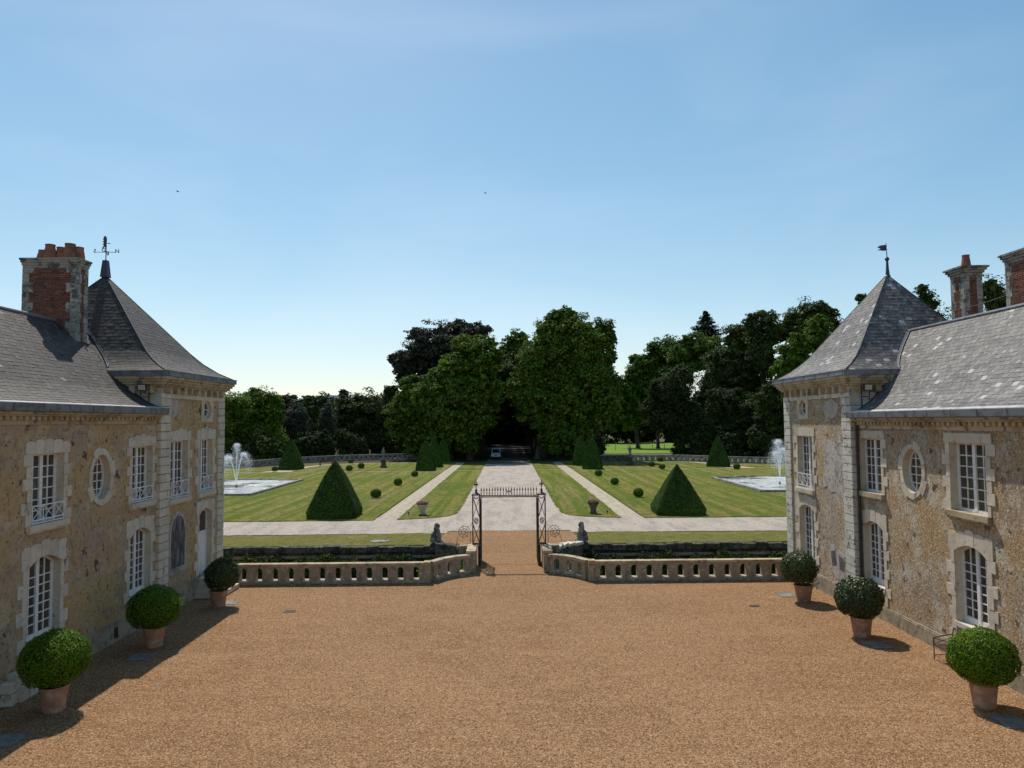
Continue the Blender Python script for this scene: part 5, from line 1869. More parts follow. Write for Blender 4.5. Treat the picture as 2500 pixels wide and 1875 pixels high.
# ------------------------------------------------------------------ floor plates, drains, manhole, step stones
def plate(x, y, w, h, rz, label):
    t = thing('floor_plate', label, 'floor plate', (x, y, 0.0), 'metal plates in the gravel', R(rz))
    MB().box((-w / 2, -h / 2, -0.01), (w / 2, h / 2, 0.016)).build('plate', 'plate', t)
    fr_ = MB()
    for a, b in (((-w / 2 - 0.03, -h / 2 - 0.03), (w / 2 + 0.03, -h / 2 - 0.002)), ((-w / 2 - 0.03, h / 2 + 0.002), (w / 2 + 0.03, h / 2 + 0.03)),
                 ((-w / 2 - 0.03, -h / 2 - 0.001), (-w / 2 - 0.002, h / 2 + 0.001)), ((w / 2 + 0.002, -h / 2 - 0.001), (w / 2 + 0.03, h / 2 + 0.001))):
        fr_.box((*a, -0.01), (*b, 0.022))
    fr_.build('plate_frame', 'zinc', t)
plate(-10.98, 28.28, 0.56, 0.56, 0, 'pale square plate shining in the gravel beside the shaggy sprigged plant')
plate(-11.12, 21.85, 0.56, 0.60, 0, 'square plate lying in shadow in front of the middle pot of the shaded side')
plate(-11.25, 16.25, 0.60, 0.60, 0, 'square plate in the bottom corner in front of the nearest bright box ball')
plate(11.0, 28.58, 0.56, 0.60, 0, 'pale square plate in the gravel left of the dark ball by the balustrade')
plate(11.32, 22.25, 0.60, 0.62, 0, 'square plate in the shade of the middle dark ball plant')
plate(11.50, 16.62, 0.56, 0.62, 0, 'square plate in shade at the foot of the big box ball by the bench')
def drain(x, y, w, h, label):
    t = thing('drain_grate', label, 'drain', (x, y, 0), 'drain covers in the court')
    g_ = MB()
    n_ = 7
    for k in range(n_):
        g_.box((-w / 2 + w * k / n_, -h / 2, -0.01), (-w / 2 + w * (k + 0.45) / n_, h / 2, 0.012))
    g_.build('bars', 'iron', t)
    MB().box((-w / 2, -h / 2, -0.012), (w / 2, h / 2, 0.004)).build('pit', 'rubber', t)
drain(-8.2, 26.9, 0.42, 0.34, 'dark drain grate in the gravel in front of the balustrade, on the shaded-wing side')
drain(9.18, 26.98, 0.34, 0.26, 'small dark drain grate in the gravel left of the middle dark ball')
mh = thing('manhole_cover', 'round pale manhole ring in the dry grass strip beyond the moat', 'manhole', (-7.57, 42.1, 0.05))
MB().lathe([(0.55, 0.0), (0.55, 0.03), (0.42, 0.035), (0.42, 0.0)], (0, 0, 0), 28).build('ring', 'old_stone', mh)
MB().lathe([(0.40, 0.0), (0.40, 0.028), (0.05, 0.04)], (0, 0, 0), 24).build('lid', 'old_stone', mh)
stp = thing('stone_steps', 'rough pale stone blocks at the foot of the shaded wall behind the nearest pot', 'stone block', (-12.5, 18.6, 0))
blk = chamfer_box_mesh('block', 'stone', 0.05)
for (x, y, z, a, b, c) in ((-0.1, -0.3, 0.14, 0.34, 0.36, 0.28), (0.0, -0.05, 0.2, 0.30, 0.30, 0.40), (-0.12, -0.28, 0.42, 0.32, 0.34, 0.26), (-0.05, 0.32, 0.13, 0.36, 0.34, 0.26), (-0.12, 0.0, 0.55, 0.3, 0.4, 0.28), (0.0, 0.62, 0.1, 0.3, 0.26, 0.2)):
    ob('block', blk, stp, loc=(x, y, z), rot=(0, 0, rng.uniform(-.1, .1)), scl=(a, b, c))

# ------------------------------------------------------------------ bench
bn = thing('iron_bench', 'rust-red iron garden bench with crossed back against the rough plastered wall', 'bench', (12.55, 20.15, 0), None, R(-90))
# local: x along the seat (towards +x = -y world...), y depth
def bl(*pts): return [Vector(p) for p in pts]
W2, D2 = 0.75, 0.26
for sx in (-1, 1):
    m_ = MB()
    m_.tube(bl((sx * W2, -D2, 0), (sx * W2, -D2, 0.62)), 0.016, 6)
    m_.build('leg', 'bench_iron', bn)
    m_ = MB()
    m_.tube(bl((sx * W2, D2 + 0.04, 0), (sx * W2, D2, 0.42), (sx * W2, D2 + 0.07, 0.90)), 0.016, 6)
    m_.build('leg', 'bench_iron', bn)
    m_ = MB()
    m_.tube(bl((sx * W2, -D2 - 0.02, 0.62), (sx * W2, 0.0, 0.68), (sx * W2, D2 + 0.04, 0.72)), 0.016, 6)
    m_.tube(bl((sx * W2, -D2, 0.45), (sx * W2, D2, 0.62)), 0.009, 5)
    m_.tube(bl((sx * W2, -D2, 0.62), (sx * W2, D2, 0.45)), 0.009, 5)
    m_.build('armrest', 'bench_iron', bn)
m_ = MB()
for y in (-D2, D2):
    m_.box((-W2, y - 0.014, 0.41), (W2, y + 0.014, 0.435))
for k in range(14):
    x = -W2 + 2 * W2 * (k + 0.5) / 14
    m_.box((x - 0.035, -D2, 0.436), (x + 0.035, D2, 0.446))
m_.build('seat', 'bench_iron', bn)
m_ = MB()
m_.tube(bl((-W2, D2 + 0.07, 0.90), (W2, D2 + 0.07, 0.90)), 0.015, 6)
m_.tube(bl((-W2, D2 + 0.01, 0.52), (W2, D2 + 0.01, 0.52)), 0.012, 6)
for k in range(3):
    xa, xb2 = -W2 + 2 * W2 * k / 3, -W2 + 2 * W2 * (k + 1) / 3
    m_.tube(bl((xa, D2 + 0.01, 0.52), (xb2, D2 + 0.07, 0.90)), 0.009, 5)
    m_.tube(bl((xb2, D2 + 0.01, 0.52), (xa, D2 + 0.07, 0.90)), 0.009, 5)
    m_.tube(bl((xa, D2 + 0.01, 0.52), (xa, D2 + 0.07, 0.90)), 0.011, 5)
m_.build('backrest', 'bench_iron', bn)
m_ = MB()
m_.tube(bl((-W2, -D2, 0.14), (W2, -D2, 0.14)), 0.010, 5)
for sx in (-1, 1):
    m_.tube(bl((sx * W2, -D2, 0.14), (sx * W2, D2 + 0.03, 0.14)), 0.010, 5)
m_.build('stretcher', 'bench_iron', bn)

# ------------------------------------------------------------------ topiary
def topiary_mesh(w0, h0, h, top_w, concave, n, size, seed):
    """clipped square pyramid: vertical foot to h0, then sloping faces"""
    def half(z):
        if z <= h0:
            return w0 * (0.97 + 0.03 * z / h0)
        t = (z - h0) / (h - h0)
        return w0 * (1 - t) ** concave * (1 - top_w) + w0 * top_w * (1 - t ** 6)
    r_ = np.random.default_rng(seed)
    zs = np.concatenate([np.linspace(0, h0, 6)[:-1], np.linspace(h0, h, 34)])
    mb = MB()
    ns = 40
    for z in zs:
        a = half(z) * 0.985
        for k in range(ns):
            q = k / ns * 4
            sd, f = int(q), q - int(q)
            p = [(-1 + 2 * f, -1), (1, -1 + 2 * f), (1 - 2 * f, 1), (-1, 1 - 2 * f)][sd]
            e = 1 + 0.018 * math.sin(7 * z + k) + r_.normal(0, 0.008)
            # slightly rounded corners
            m__ = (abs(p[0]) ** 9 + abs(p[1]) ** 9) ** (1 / 9)
            mb.v.append((p[0] / m__ * a * e, p[1] / m__ * a * e, z))
    for i in range(len(zs) - 1):
        for k in range(ns):
            mb.f.append((i * ns + k, i * ns + (k + 1) % ns, (i + 1) * ns + (k + 1) % ns, (i + 1) * ns + k))
    mb.f.append(tuple((len(zs) - 1) * ns + k for k in range(ns)))
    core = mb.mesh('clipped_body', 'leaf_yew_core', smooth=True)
    # leaf sprays over the surface
    z = h * (1 - np.sqrt(r_.uniform(0, 1, n))) * 1.0
    z = np.where(r_.uniform(0, 1, n) < 0.2, r_.uniform(0, h0, n), z)
    a = np.array([half(q) for q in z])
    f = r_.uniform(-1, 1, n)
    sd = r_.integers(0, 4, n)
    X_ = np.select([sd == 0, sd == 1, sd == 2, sd == 3], [f, np.ones(n), f, -np.ones(n)])
    Y_ = np.select([sd == 0, sd == 1, sd == 2, sd == 3], [-np.ones(n), f, np.ones(n), f])
    mm = (np.abs(X_) ** 9 + np.abs(Y_) ** 9) ** (1 / 9)
    j = 1 + r_.uniform(-0.02, 0.025, n)
    Cn = np.stack([X_ / mm * a * j, Y_ / mm * a * j, z + r_.normal(0, 0.02, n)], axis=1)
    nx = np.select([sd == 0, sd == 1, sd == 2, sd == 3], [0 * f, 0 * f + 1, 0 * f, 0 * f - 1])
    ny = np.select([sd == 0, sd == 1, sd == 2, sd == 3], [0 * f - 1, 0 * f, 0 * f + 1, 0 * f])
    out = np.stack([nx, ny, 0.38 + 0 * f], axis=1)
    out /= np.linalg.norm(out, axis=1, keepdims=True)
    return core, quads_mesh('leaf_sprays', leaves(Cn, size, out, 0.78), 'leaf_yew')

def topiary(x, y, meshes, label, group, rz=0.0, scl=(1, 1, 1)):
    t = thing('clipped_yew', label, 'topiary', (x, y, 0.045), group, rz)
    t.scale = scl
    ob('clipped_body', meshes[0], t)
    tag(ob('leaf_sprays', meshes[1], t), kind='stuff')
    return t
near_a = topiary_mesh(1.79, 0.52, 4.15, 0.10, 0.92, 16000, 0.075, 1)
near_b = topiary_mesh(1.80, 0.50, 3.65, 0.05, 0.98, 16000, 0.075, 2)
far_a = topiary_mesh(1.78, 0.35, 4.9, 0.10, 0.86, 9000, 0.12, 3)
far_b = topiary_mesh(1.42, 0.30, 4.25, 0.12, 0.60, 9000, 0.12, 4)
topiary(-13.0, 53.6, near_a, 'big yew pyramid with a blunt tufted tip, nearest left of the avenue', 'yew pyramids', R(1))
topiary(12.65, 53.6, near_b, 'big yew pyramid with a sharp tip, nearest right of the avenue', 'yew pyramids', R(-2))
topiary(-33.0, 108.6, far_a, 'rounded yew pyramid with a ball bush at its left foot, by the left fountain', 'yew pyramids', R(6), (0.96, 0.96, 0.93))
topiary(31.4, 106.6, far_a, 'sharp-edged yew pyramid with a ball bush at its right foot', 'yew pyramids', R(-20), (0.92, 0.92, 0.95))
topiary(-12.0, 103.6, far_b, 'front one of the rounded yew cones left of the avenue', 'yew pyramids', R(3))
topiary(-11.6, 111.5, far_b, 'rounded yew cone standing close behind the front cone left of the avenue', 'yew pyramids', R(8), (0.92, 0.92, 1.08))
topiary(-11.3, 124.5, far_b, 'shaded yew cone farthest back left of the avenue, against the trees', 'yew pyramids', R(0), (0.95, 0.95, 1.0))
topiary(12.2, 103.6, far_b, 'front yew cone right of the avenue with one sunlit edge', 'yew pyramids', R(-10), (1.0, 1.0, 1.04))
topiary(11.3, 111.8, far_b, 'slim-looking yew cone half hidden behind the front cone right of the avenue', 'yew pyramids', R(-6), (0.9, 0.9, 1.06))

def bush_mesh(n, size):
    d = unit_dirs(n)
    d = d[d[:, 2] > -0.75]
    r = 1 + nrg.uniform(-0.10, 0.05, len(d))
    Cn = np.stack([d[:, 0] * 0.46 * r, d[:, 1] * 0.46 * r, 0.38 + d[:, 2] * 0.41 * r], axis=1)
    return quads_mesh('foliage', leaves(Cn, size, d, 0.8), 'leaf_yew')
bush_f = bush_mesh(2600, 0.085)
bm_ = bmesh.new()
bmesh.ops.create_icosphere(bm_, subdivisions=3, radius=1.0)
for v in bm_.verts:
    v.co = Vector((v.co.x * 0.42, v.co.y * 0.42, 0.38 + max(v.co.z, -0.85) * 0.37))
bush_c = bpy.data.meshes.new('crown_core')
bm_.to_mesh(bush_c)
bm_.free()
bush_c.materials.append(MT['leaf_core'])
BALLS = [(-12.3, 66.2, 'round box bush nearest in the row beside the left garden path'), (-12.2, 78.8, 'round box bush in the middle of the row beside the left garden path'),
         (-12.0, 91.3, 'round box bush farthest in the row beside the left garden path, before the yew cones'), (-22.9, 102.7, 'round box bush on the narrow cross path, left of the big near left pyramid tip'),
         (-22.3, 108.0, 'round box bush between the statue and the narrow path on the left lawn'), (-27.0, 122.2, 'round box bush near the far balustrade on the left'),
         (-33.8, 103.4, 'round box bush at the left foot of the yew pyramid by the left fountain'), (-11.5, 119.0, 'small bush behind the paired yew cones left of the avenue'),
         (11.75, 64.8, 'round box bush nearest in the row beside the right garden path'), (11.5, 77.5, 'round box bush in the middle of the row beside the right garden path'),
         (11.3, 89.7, 'round box bush farthest in the row beside the right garden path, before the yew cones'), (21.7, 100.8, 'round box bush in front of the narrow path, behind the near right pyramid'),
         (21.4, 106.6, 'round box bush just beyond the narrow path on the right lawn'), (25.4, 119.2, 'round box bush before the lit openings of the far right balustrade'),
         (31.7, 99.0, 'round box bush at the right foot of the yew pyramid by the right fountain')]
for k, (x, y, lab) in enumerate(BALLS):
    t = thing('ball_bush', lab, 'bush', (x, y, 0.045), 'round box bushes on the lawns', rng.uniform(0, 6))
    sc_ = rng.uniform(0.95, 1.08)
    t.scale = (sc_, sc_, sc_ * rng.uniform(0.95, 1.05))
    ob('crown_core', bush_c, t)
    tag(ob('foliage', bush_f, t), kind='stuff')

# ------------------------------------------------------------------ urns with flowers
for s, x in ((-1, -6.48), (1, 6.33)):
    t = thing('flower_urn', ('stone urn of pink flowers on the grass left of the avenue mouth' if s < 0 else 'stone urn of dusky flowers on the grass right of the avenue mouth'), 'urn', (x, 53.7, 0.05), 'flower urns by the avenue')
    mb = MB()
    mb.box((-0.26, -0.26, 0), (0.26, 0.26, 0.07))
    mb.build('foot', 'stone_moss', t)
    mb = MB()
    mb.lathe([(0.23, 0.072), (0.21, 0.14), (0.20, 0.2), (0.24, 0.42), (0.32, 0.60), (0.40, 0.70), (0.435, 0.73), (0.435, 0.78), (0.38, 0.78), (0.36, 0.70)], (0, 0, 0), 24)
    mb.build('bowl', 'stone_moss' if s > 0 else 'stone', t)
    n_ = 900
    a_ = nrg.uniform(0, 2 * math.pi, n_)
    r_ = np.sqrt(nrg.uniform(0, 1, n_)) * 0.43
    Cn = np.stack([r_ * np.cos(a_), r_ * np.sin(a_), 0.76 + nrg.uniform(0, 0.24, n_) * (1.15 - r_)], axis=1)
    tag(ob('foliage', quads_mesh('foliage', leaves(Cn[:520], 0.08), 'leaf_green'), t), kind='stuff')
    Cn[520:, 2] += 0.05
    tag(ob('flowers', quads_mesh('flowers', leaves(Cn[520:], 0.075, np.tile([0, -0.4, 0.9], (380, 1)), 0.5, 0.9), 'flower_pink'), t), kind='stuff')
    g_ = thing('garden_spotlight', ('small spotlight on the grass left of the pink flower urn' if s < 0 else 'small spotlight on the grass right of the dusky flower urn'), 'spotlight', (x + s * 1.0, 53.4, 0.05), 'spotlights by the urns')
    MB().tube([(0, 0, 0), (0, 0, 0.12)], 0.02, 6).build('spike', 'iron', g_)
    MB().lathe([(0.05, 0), (0.075, 0.12), (0.06, 0.14)], (0, 0, 0.11), 10).build('lamp_head', 'iron', g_)

# ------------------------------------------------------------------ basins and fountains
def basin(cx, cy, hx, hy, lobes, label):
    t = thing('fountain_basin', label, 'basin', (cx, cy, 0.0), 'stone basins on the lawns')
    P = []
    r = 3.4
    # rectangle with round lobes in the middle of the near and far sides
    P += [(hx, -hy), (hx, hy)]
    P += [(r * math.cos(a), hy + 1.25 * math.sin(a)) for a in [math.pi * k / 14 for k in range(15)]]
    P += [(-hx, hy), (-hx, -hy)]
    P += [(r * math.cos(a), -hy + 1.25 * math.sin(a)) for a in [math.pi + math.pi * k / 14 for k in range(15)]]
    n_ = len(P)
    inn = []
    for (x, y) in P:
        inn.append((x - 0.38 * (1 if x > 0 else -1) * (1 if abs(x) > r + 0.01 else 0.25), y - 0.38 * (1 if y > 0 else -1)))
    # rim built stone by stone
    me_cache = []
    for i in range(n_):
        a, b = Vector(P[i]), Vector(P[(i + 1) % n_])
        c_, d_ = Vector(inn[i]), Vector(inn[(i + 1) % n_])
        L = (b - a).length
        k_ = max(1, int(L / 1.3))
        for j in range(k_):
            f0, f1 = j / k_, (j + 1) / k_ - 0.006 / max(L, 0.1)
            q = [a.lerp(b, f0), a.lerp(b, f1), c_.lerp(d_, f1), c_.lerp(d_, f0)]
            mid = (q[0] + q[1] + q[2] + q[3]) / 4
            mb = MB()
            z0, z1 = -0.3, 0.24 + rng.uniform(-0.008, 0.008)
            vs = [(p.x - mid.x, p.y - mid.y, z0) for p in q] + [(p.x - mid.x, p.y - mid.y, z1) for p in q]
            mb.add(vs, [(0, 3, 2, 1), (4, 5, 6, 7), (0, 1, 5, 4), (1, 2, 6, 5), (2, 3, 7, 6), (3, 0, 4, 7)])
            mb.build('rim_stone', 'old_stone', t, loc=(mid.x, mid.y, 0))
    tri = tessellate_polygon([[Vector((p[0], p[1], 0)) for p in inn]])
    mb = MB()
    mb.add([(p[0] * 1.0, p[1] * 1.0, 0.115) for p in inn], [tuple(q) for q in tri])
    w_ = mb.build('water', 'water', t, fixn=False)
    return t
basin(-31.2, 78.0, 6.3, 8.75, True, 'stone-rimmed water basin on the left lawn, edge of the door pavilion in front of it')
basin(30.2, 76.4, 6.2, 8.4, True, 'stone-rimmed water basin on the right lawn with greenish water at its near corner')

def fountain(x, y, jets, label):
    """jets: (vx, vy, height, count, spread)"""
    t = thing('fountain', label, 'fountain', (x, y, 0.12), 'fountain jets in the basins')
    MB().lathe([(0.12, -0.2), (0.10, 0.12), (0.05, 0.2), (0.04, 0.32)], (0, 0, 0), 10).build('nozzle', 'iron', t)
    for vx, vy, hgt, cnt, spr in jets:
        g_ = 9.81
        vz0 = math.sqrt(2 * g_ * hgt)
        T = 2 * vz0 / g_
        # rising stem
        n1 = int(cnt * 0.30)
        tt = nrg.uniform(0, 0.5, n1) ** 0.9 * T
        C1 = np.stack([vx * tt, vy * tt, 0.3 + vz0 * tt - 0.5 * g_ * tt ** 2], axis=1) + nrg.normal(0, 1, (n1, 3)) * (0.018 + 0.035 * (tt / T))[:, None]
        # breaking plume falling back
        n2 = cnt - n1
        tt = (0.36 + 0.52 * nrg.uniform(0, 1, n2) ** 1.25) * T
        sp = spr * (tt / T - 0.30) * 1.4
        drift = nrg.normal(0, 1, (n2, 3)) * sp[:, None] * np.array([1, 1, 0.75])
        C2 = np.stack([vx * tt, vy * tt, 0.3 + vz0 * tt - 0.5 * g_ * tt ** 2], axis=1) + drift
        C2[:, 2] = np.maximum(C2[:, 2], 0.02)
        Cn = np.concatenate([C1, C2])
        o_ = ob('water_jet', quads_mesh('water_jet', leaves(Cn, 0.030, jitter=0.7, aspect=0.8), 'droplet'), t)
        tag(o_, kind='stuff')
    return t
fountain(-29.4, 77.3, [(0.0, 0.0, 4.3, 8500, 0.42), (-1.15, -0.2, 2.9, 14000, 0.80), (0.85, 0.2, 3.3, 7000, 0.50)], 'three-armed fountain jet spraying white water beside the door pavilion')
fountain(28.6, 75.2, [(-0.08, 0.0, 4.2, 13000, 0.60), (0.55, 0.1, 3.3, 12000, 0.75), (-0.35, 0.1, 3.0, 6000, 0.60)], 'misty fountain jet blown to the right beside the flag pavilion')

# ------------------------------------------------------------------ far balustrade, low wall, fence, far bench
def far_balustrade(path, label, solid_to=None):
    c0 = Vector((path[0][0], path[0][1], 0))
    t = thing('balustrade', label, 'balustrade', c0)
    P = [Vector(p) for p in path]
    k_total = 0
    for a, b in zip(P, P[1:]):
        L = (b - a).length
        n_ = max(1, round(L / 0.95))
        ang = math.atan2(b.y - a.y, b.x - a.x)
        for k in range(n_):
            c = a.lerp(b, (k + 0.5) / n_) - c0.to_2d()
            ob('baluster_panel', far_me, t, loc=(c.x, c.y, 0), rot=(0, 0, ang), scl=(L / n_ / 0.95, 1, 1))
        m_ = (a + b) / 2 - c0.to_2d()
        ob('coping_stone', far_cop, t, loc=(m_.x, m_.y, 1.0), rot=(0, 0, ang), scl=(L + 0.02, 0.42, 0.14))
    return t
far_me = pierced_panel(0.94, 0.93, 0.26, [(-0.17, 0.22), (0.17, 0.22), (0.17, 0.62), (0.10, 0.76), (-0.10, 0.76), (-0.17, 0.62)]).mesh('baluster_panel', 'old_stone')
far_cop = chamfer_box_mesh('coping_stone', 'old_stone', 0.03)
far_balustrade([(-46, 111), (-42.5, 112.6), (-39.4, 119), (-35.8, 126), (-31, 131), (-24.5, 134), (-17.4, 135.5), (-12.4, 135.6)], 'grey pierced balustrade curving along the trees behind the left lawn')
far_balustrade([(20.6, 121.2), (28.4, 121.2), (32.5, 118), (35.4, 114.2), (40, 111), (46, 109.5)], 'grey pierced balustrade with sunlit openings behind the right lawn')
lw = thing('low_wall', 'solid grey stone wall between the right yew cones and the far pierced balustrade', 'wall', (15, 121, 0))
MB().box((-3.2, -0.2, 0), (5.5, 0.2, 1.05)).build('wall_face', 'stone_moss', lw)
MB().box((-3.25, -0.27, 1.052), (5.52, 0.27, 1.18)).build('coping', 'old_stone', lw)
fn_ = thing('field_fence', 'thin post and wire fence along the sunlit meadow', 'fence', (28, 168, 0))
for k in range(9):
    x = -9 + k * 3.0
    MB().tube([(0, 0, 0), (0.02, 0, 1.25)], 0.06, 6).build('post', 'wood', fn_, loc=(x, 0.6 * k - 3, 0.02))
wr = MB()
for z in (0.5, 0.95):
    wr.tube([(-9, -3, z), (15, 1.8, z)], 0.012, 4)
wr.build('wire', 'iron', fn_)
fb = thing('garden_bench', 'small brown wooden bench on the far gravel behind the near left pyramid', 'bench', (-30.0, 117.5, 0))
for x in (-1.0, 1.0):
    for y in (-0.2, 0.2):
        MB().box((x - 0.05, y - 0.05, 0), (x + 0.05, y + 0.05, 0.45 if y < 0 else 0.9)).build('leg', 'wood', fb)
MB().box((-1.1, -0.26, 0.452), (1.1, 0.26, 0.50)).build('seat', 'wood', fb)
MB().box((-1.1, 0.255, 0.65), (1.1, 0.29, 0.88)).build('backrest', 'wood', fb)

# ------------------------------------------------------------------ van in the shade of the avenue
vn = thing('parked_van', 'pale blue-grey van parked facing the house in the shaded mouth of the avenue', 'van', (-2.3, 133.0, 0))
bd = MB()
side = [(-2.3, 0.35), (-2.3, 1.0), (-2.15, 1.12), (-1.45, 1.22), (-0.95, 1.92), (-0.7, 2.05), (2.25, 2.08), (2.35, 1.9), (2.35, 0.35)]
bd.prism(side, lambda y, z: (-0.82 + (0.10 if z > 1.5 else 0), y, z), lambda y, z: (0.82 - (0.10 if z > 1.5 else 0), y, z))
bd.build('body', 'car_paint', vn)
MB().add([(-0.70, -1.44, 1.245), (0.70, -1.44, 1.245), (0.62, -1.0, 1.87), (-0.62, -1.0, 1.87), (-0.70, -1.40, 1.225), (0.70, -1.40, 1.225), (0.62, -0.96, 1.85), (-0.62, -0.96, 1.85)],
         [(0, 1, 2, 3), (0, 4, 5, 1), (1, 5, 6, 2), (2, 6, 7, 3), (3, 7, 4, 0)]).build('windscreen', 'car_glass', vn)
for sx in (-1, 1):
    MB().box((sx * 0.52, -2.315, 0.80), (sx * 0.78, -2.29, 0.96)).build('headlight', 'zinc_pale', vn)
    MB().box((sx * 0.83, -1.35, 1.25), (sx * 0.98, -1.25, 1.45)).build('mirror', 'rubber', vn)
    for y in (-1.5, 1.5):
        wh = MB()
        wh.tube([(sx * 0.66, y, 0.34), (sx * 0.84, y, 0.34)], 0.34, 18)
        wo = wh.build('wheel', 'rubber', vn)
        MB().tube([(sx * 0.842, y, 0.34), (sx * 0.85, y, 0.34)], 0.19, 12).build('rim', 'zinc_pale', wo)
MB().box((-0.8, -2.36, 0.36), (0.8, -2.31, 0.56)).build('bumper', 'rubber', vn)
MB().box((-0.3, -2.318, 0.72), (0.3, -2.305, 0.9)).build('grille', 'rubber', vn)

# ------------------------------------------------------------------ trees
def crown_quads(blobs, D, n_leaf, size, depth_k=0.85, flat=0.62, gap=0.0, droop=0.0):
    """blobs: (x, z, rx, rz) at depth D; leaf clumps spread over and through each lobe"""
    sat = []
    for (x, z, rx, rz) in blobs:
        for _ in range(4):
            a_ = nrg.uniform(0, 2 * math.pi)
            k_ = nrg.uniform(0.24, 0.46)
            sat.append((x + math.cos(a_) * rx * 0.82, z + math.sin(a_) * rz * 0.80, rx * k_, rz * k_))
    blobs = list(blobs) + sat
    tot = sum(b[2] * b[3] for b in blobs)
    Q = []
    for (x, z, rx, rz) in blobs:
        share = rx * rz / tot
        n_b = int(n_leaf * 1.15 * share)
        mr = (rx + rz) / 2
        ncl = max(9, int(20 + 9.0 * mr))
        cd = unit_dirs(ncl)
        cr = nrg.uniform(0.62, 1.02, ncl)
        cr[nrg.uniform(0, 1, ncl) < 0.10] *= 1.14
        cc = np.stack([x + cd[:, 0] * rx * cr, D + cd[:, 1] * rx * depth_k * cr, z + cd[:, 2] * rz * cr], axis=1)
        rad = nrg.uniform(0.13, 0.28, ncl) * mr + 0.18
        per = max(20, int(n_b * 0.86 / ncl))
        for k in range(ncl):
            d = unit_dirs(per)
            rr = rad[k] * nrg.uniform(0.25, 1.0, (per, 1)) ** 0.6
            P = cc[k] + d * rr * np.array([1.15, 1.15, flat])
            if droop:
                P[:, 2] -= droop * nrg.uniform(0, 1, per) ** 2
            o_ = d * 0.5 + cd[k] * 0.4 + np.array([0, 0, 0.55])
            Q.append(leaves(P, size, o_ / (np.linalg.norm(o_, axis=1, keepdims=True) + 1e-6), 0.62, 0.72))
        ni = int(n_b * 0.14)
        d = unit_dirs(ni)
        rr = nrg.uniform(0.15, 0.72, (ni, 1))
        P = np.array([x, D, z]) + d * rr * np.array([rx, rx * depth_k, rz])
        Q.append(leaves(P, size * 2.4, aspect=0.9))
    return np.concatenate(Q)

def tree(name, label, blobs, D, m, n_leaf=9000, size=0.40, group=None, base=None, trunk_r=0.45, **kw):
    zmid = sum(b[1] for b in blobs) / len(blobs)
    lowest = min(blobs, key=lambda b: b[1])
    tx = base[0] if base else lowest[0]
    ty = base[1] if base else D
    t = thing(name, label, 'tree', (tx, ty, -0.05), group)
    off = np.array([tx, ty, -0.05])
    q = crown_quads(blobs, D, n_leaf, size, **kw) - off
    q[:, :, 2] = np.maximum(q[:, :, 2], 0.05)
    ob('crown', quads_mesh('crown', q, m), t)
    tr = MB()
    tops = sorted(blobs, key=lambda b: -b[1])
    c0 = Vector((tx, ty, 0)) - Vector(off)
    ctr = Vector((sum(b[0] for b in blobs) / len(blobs), D, zmid)) - Vector(off)
    fork = Vector((0, 0, 0)).lerp(ctr, 0.5)
    tr.tube([(0, 0, 0), (0, 0, 0.5), tuple(Vector((0, 0, 0)).lerp(ctr, 0.3)), tuple(fork)], [trunk_r * 1.5, trunk_r, trunk_r * 0.8, trunk_r * 0.7], 9)
    for b in blobs:
        e = Vector((b[0], D, b[1] + b[3] * 0.3)) - Vector(off)
        m1 = fork.lerp(e, 0.5) + Vector((0, 0, 0.4))
        tr.tube([fork, m1, e], [trunk_r * 0.55, trunk_r * 0.32, trunk_r * 0.1], 6)
        for k in range(2):
            g_ = e + Vector((rng.uniform(-.6, .6) * b[2], rng.uniform(-.5, .5) * b[2], rng.uniform(-.1, .6) * b[3]))
            tr.tube([m1, m1.lerp(g_, 0.6) + Vector((0, 0, .3)), g_], [trunk_r * 0.28, trunk_r * 0.15, 0.03], 5)
    tr.build('trunk', 'bark', t, smooth=True)
    return t

def rs(bl, D0, D1):
    k = D1 / D0
    return [(x * k, 7 + (z - 7) * k, a * k, b * k) for x, z, a, b in bl]
G1 = 'trees behind the left lawn'
G2 = 'great trees at the mouth of the avenue'
G3 = 'trees behind the right lawn'
tree('broadleaf_tree', 'bright green tree partly hidden by the door pavilion corner', [(-48.9, 7.9, 2.9, 5.3), (-50.5, 4.0, 3.6, 4.0)], 128, 'leaf_green', 9000, group=G1)
tree('broadleaf_tree', 'full round bright green tree with a sunlit right flank, just right of the door pavilion', [(-46.3, 7.9, 4.0, 5.9), (-45.0, 3.9, 3.8, 4.0), (-48.4, 10.1, 2.9, 3.5)], 133, 'leaf_green', 15000, group=G1)
tree('copper_tree', 'dull purplish tree crown peeping out behind the full round green tree', [(-56.0, 10.8, 2.6, 2.7), (-55.0, 6, 4.0, 5.0)], 175, 'leaf_copper', 6000, 0.5, group=G1)
tree('willow_tree', 'broad grey-green soft tree left of the gap with the far ridge', [(-41.7, 6.2, 2.5, 4.4), (-40.7, 3.0, 2.9, 3.3)], 140, 'leaf_grey', 9000, 0.32, group=G1, flat=1.3)
tree('broadleaf_tree', 'dark rounded tree rising right of the gap with the far ridge', [(-45.6, 10.2, 3.0, 4.4), (-46.0, 6.0, 3.4, 5.0)], 170, 'leaf_oak', 8000, 0.5, group=G1)
tree('poplar_tree', 'narrow upright grey-green tree among dark trees behind the left lawn', [(-36.4, 6.5, 1.4, 4.0), (-36.2, 2.8, 1.6, 2.6)], 143, 'leaf_grey', 5000, 0.32, group=G1, flat=1.4)
tree('broadleaf_tree', 'wide dark layered tree above the far left balustrade', [(-31.5, 9.2, 5.1, 4.6), (-33.9, 6.8, 3.3, 4.6), (-29.7, 5.2, 4.6, 4.8)], 150, 'leaf_dark', 15000, 0.45, group=G1, flat=0.55)
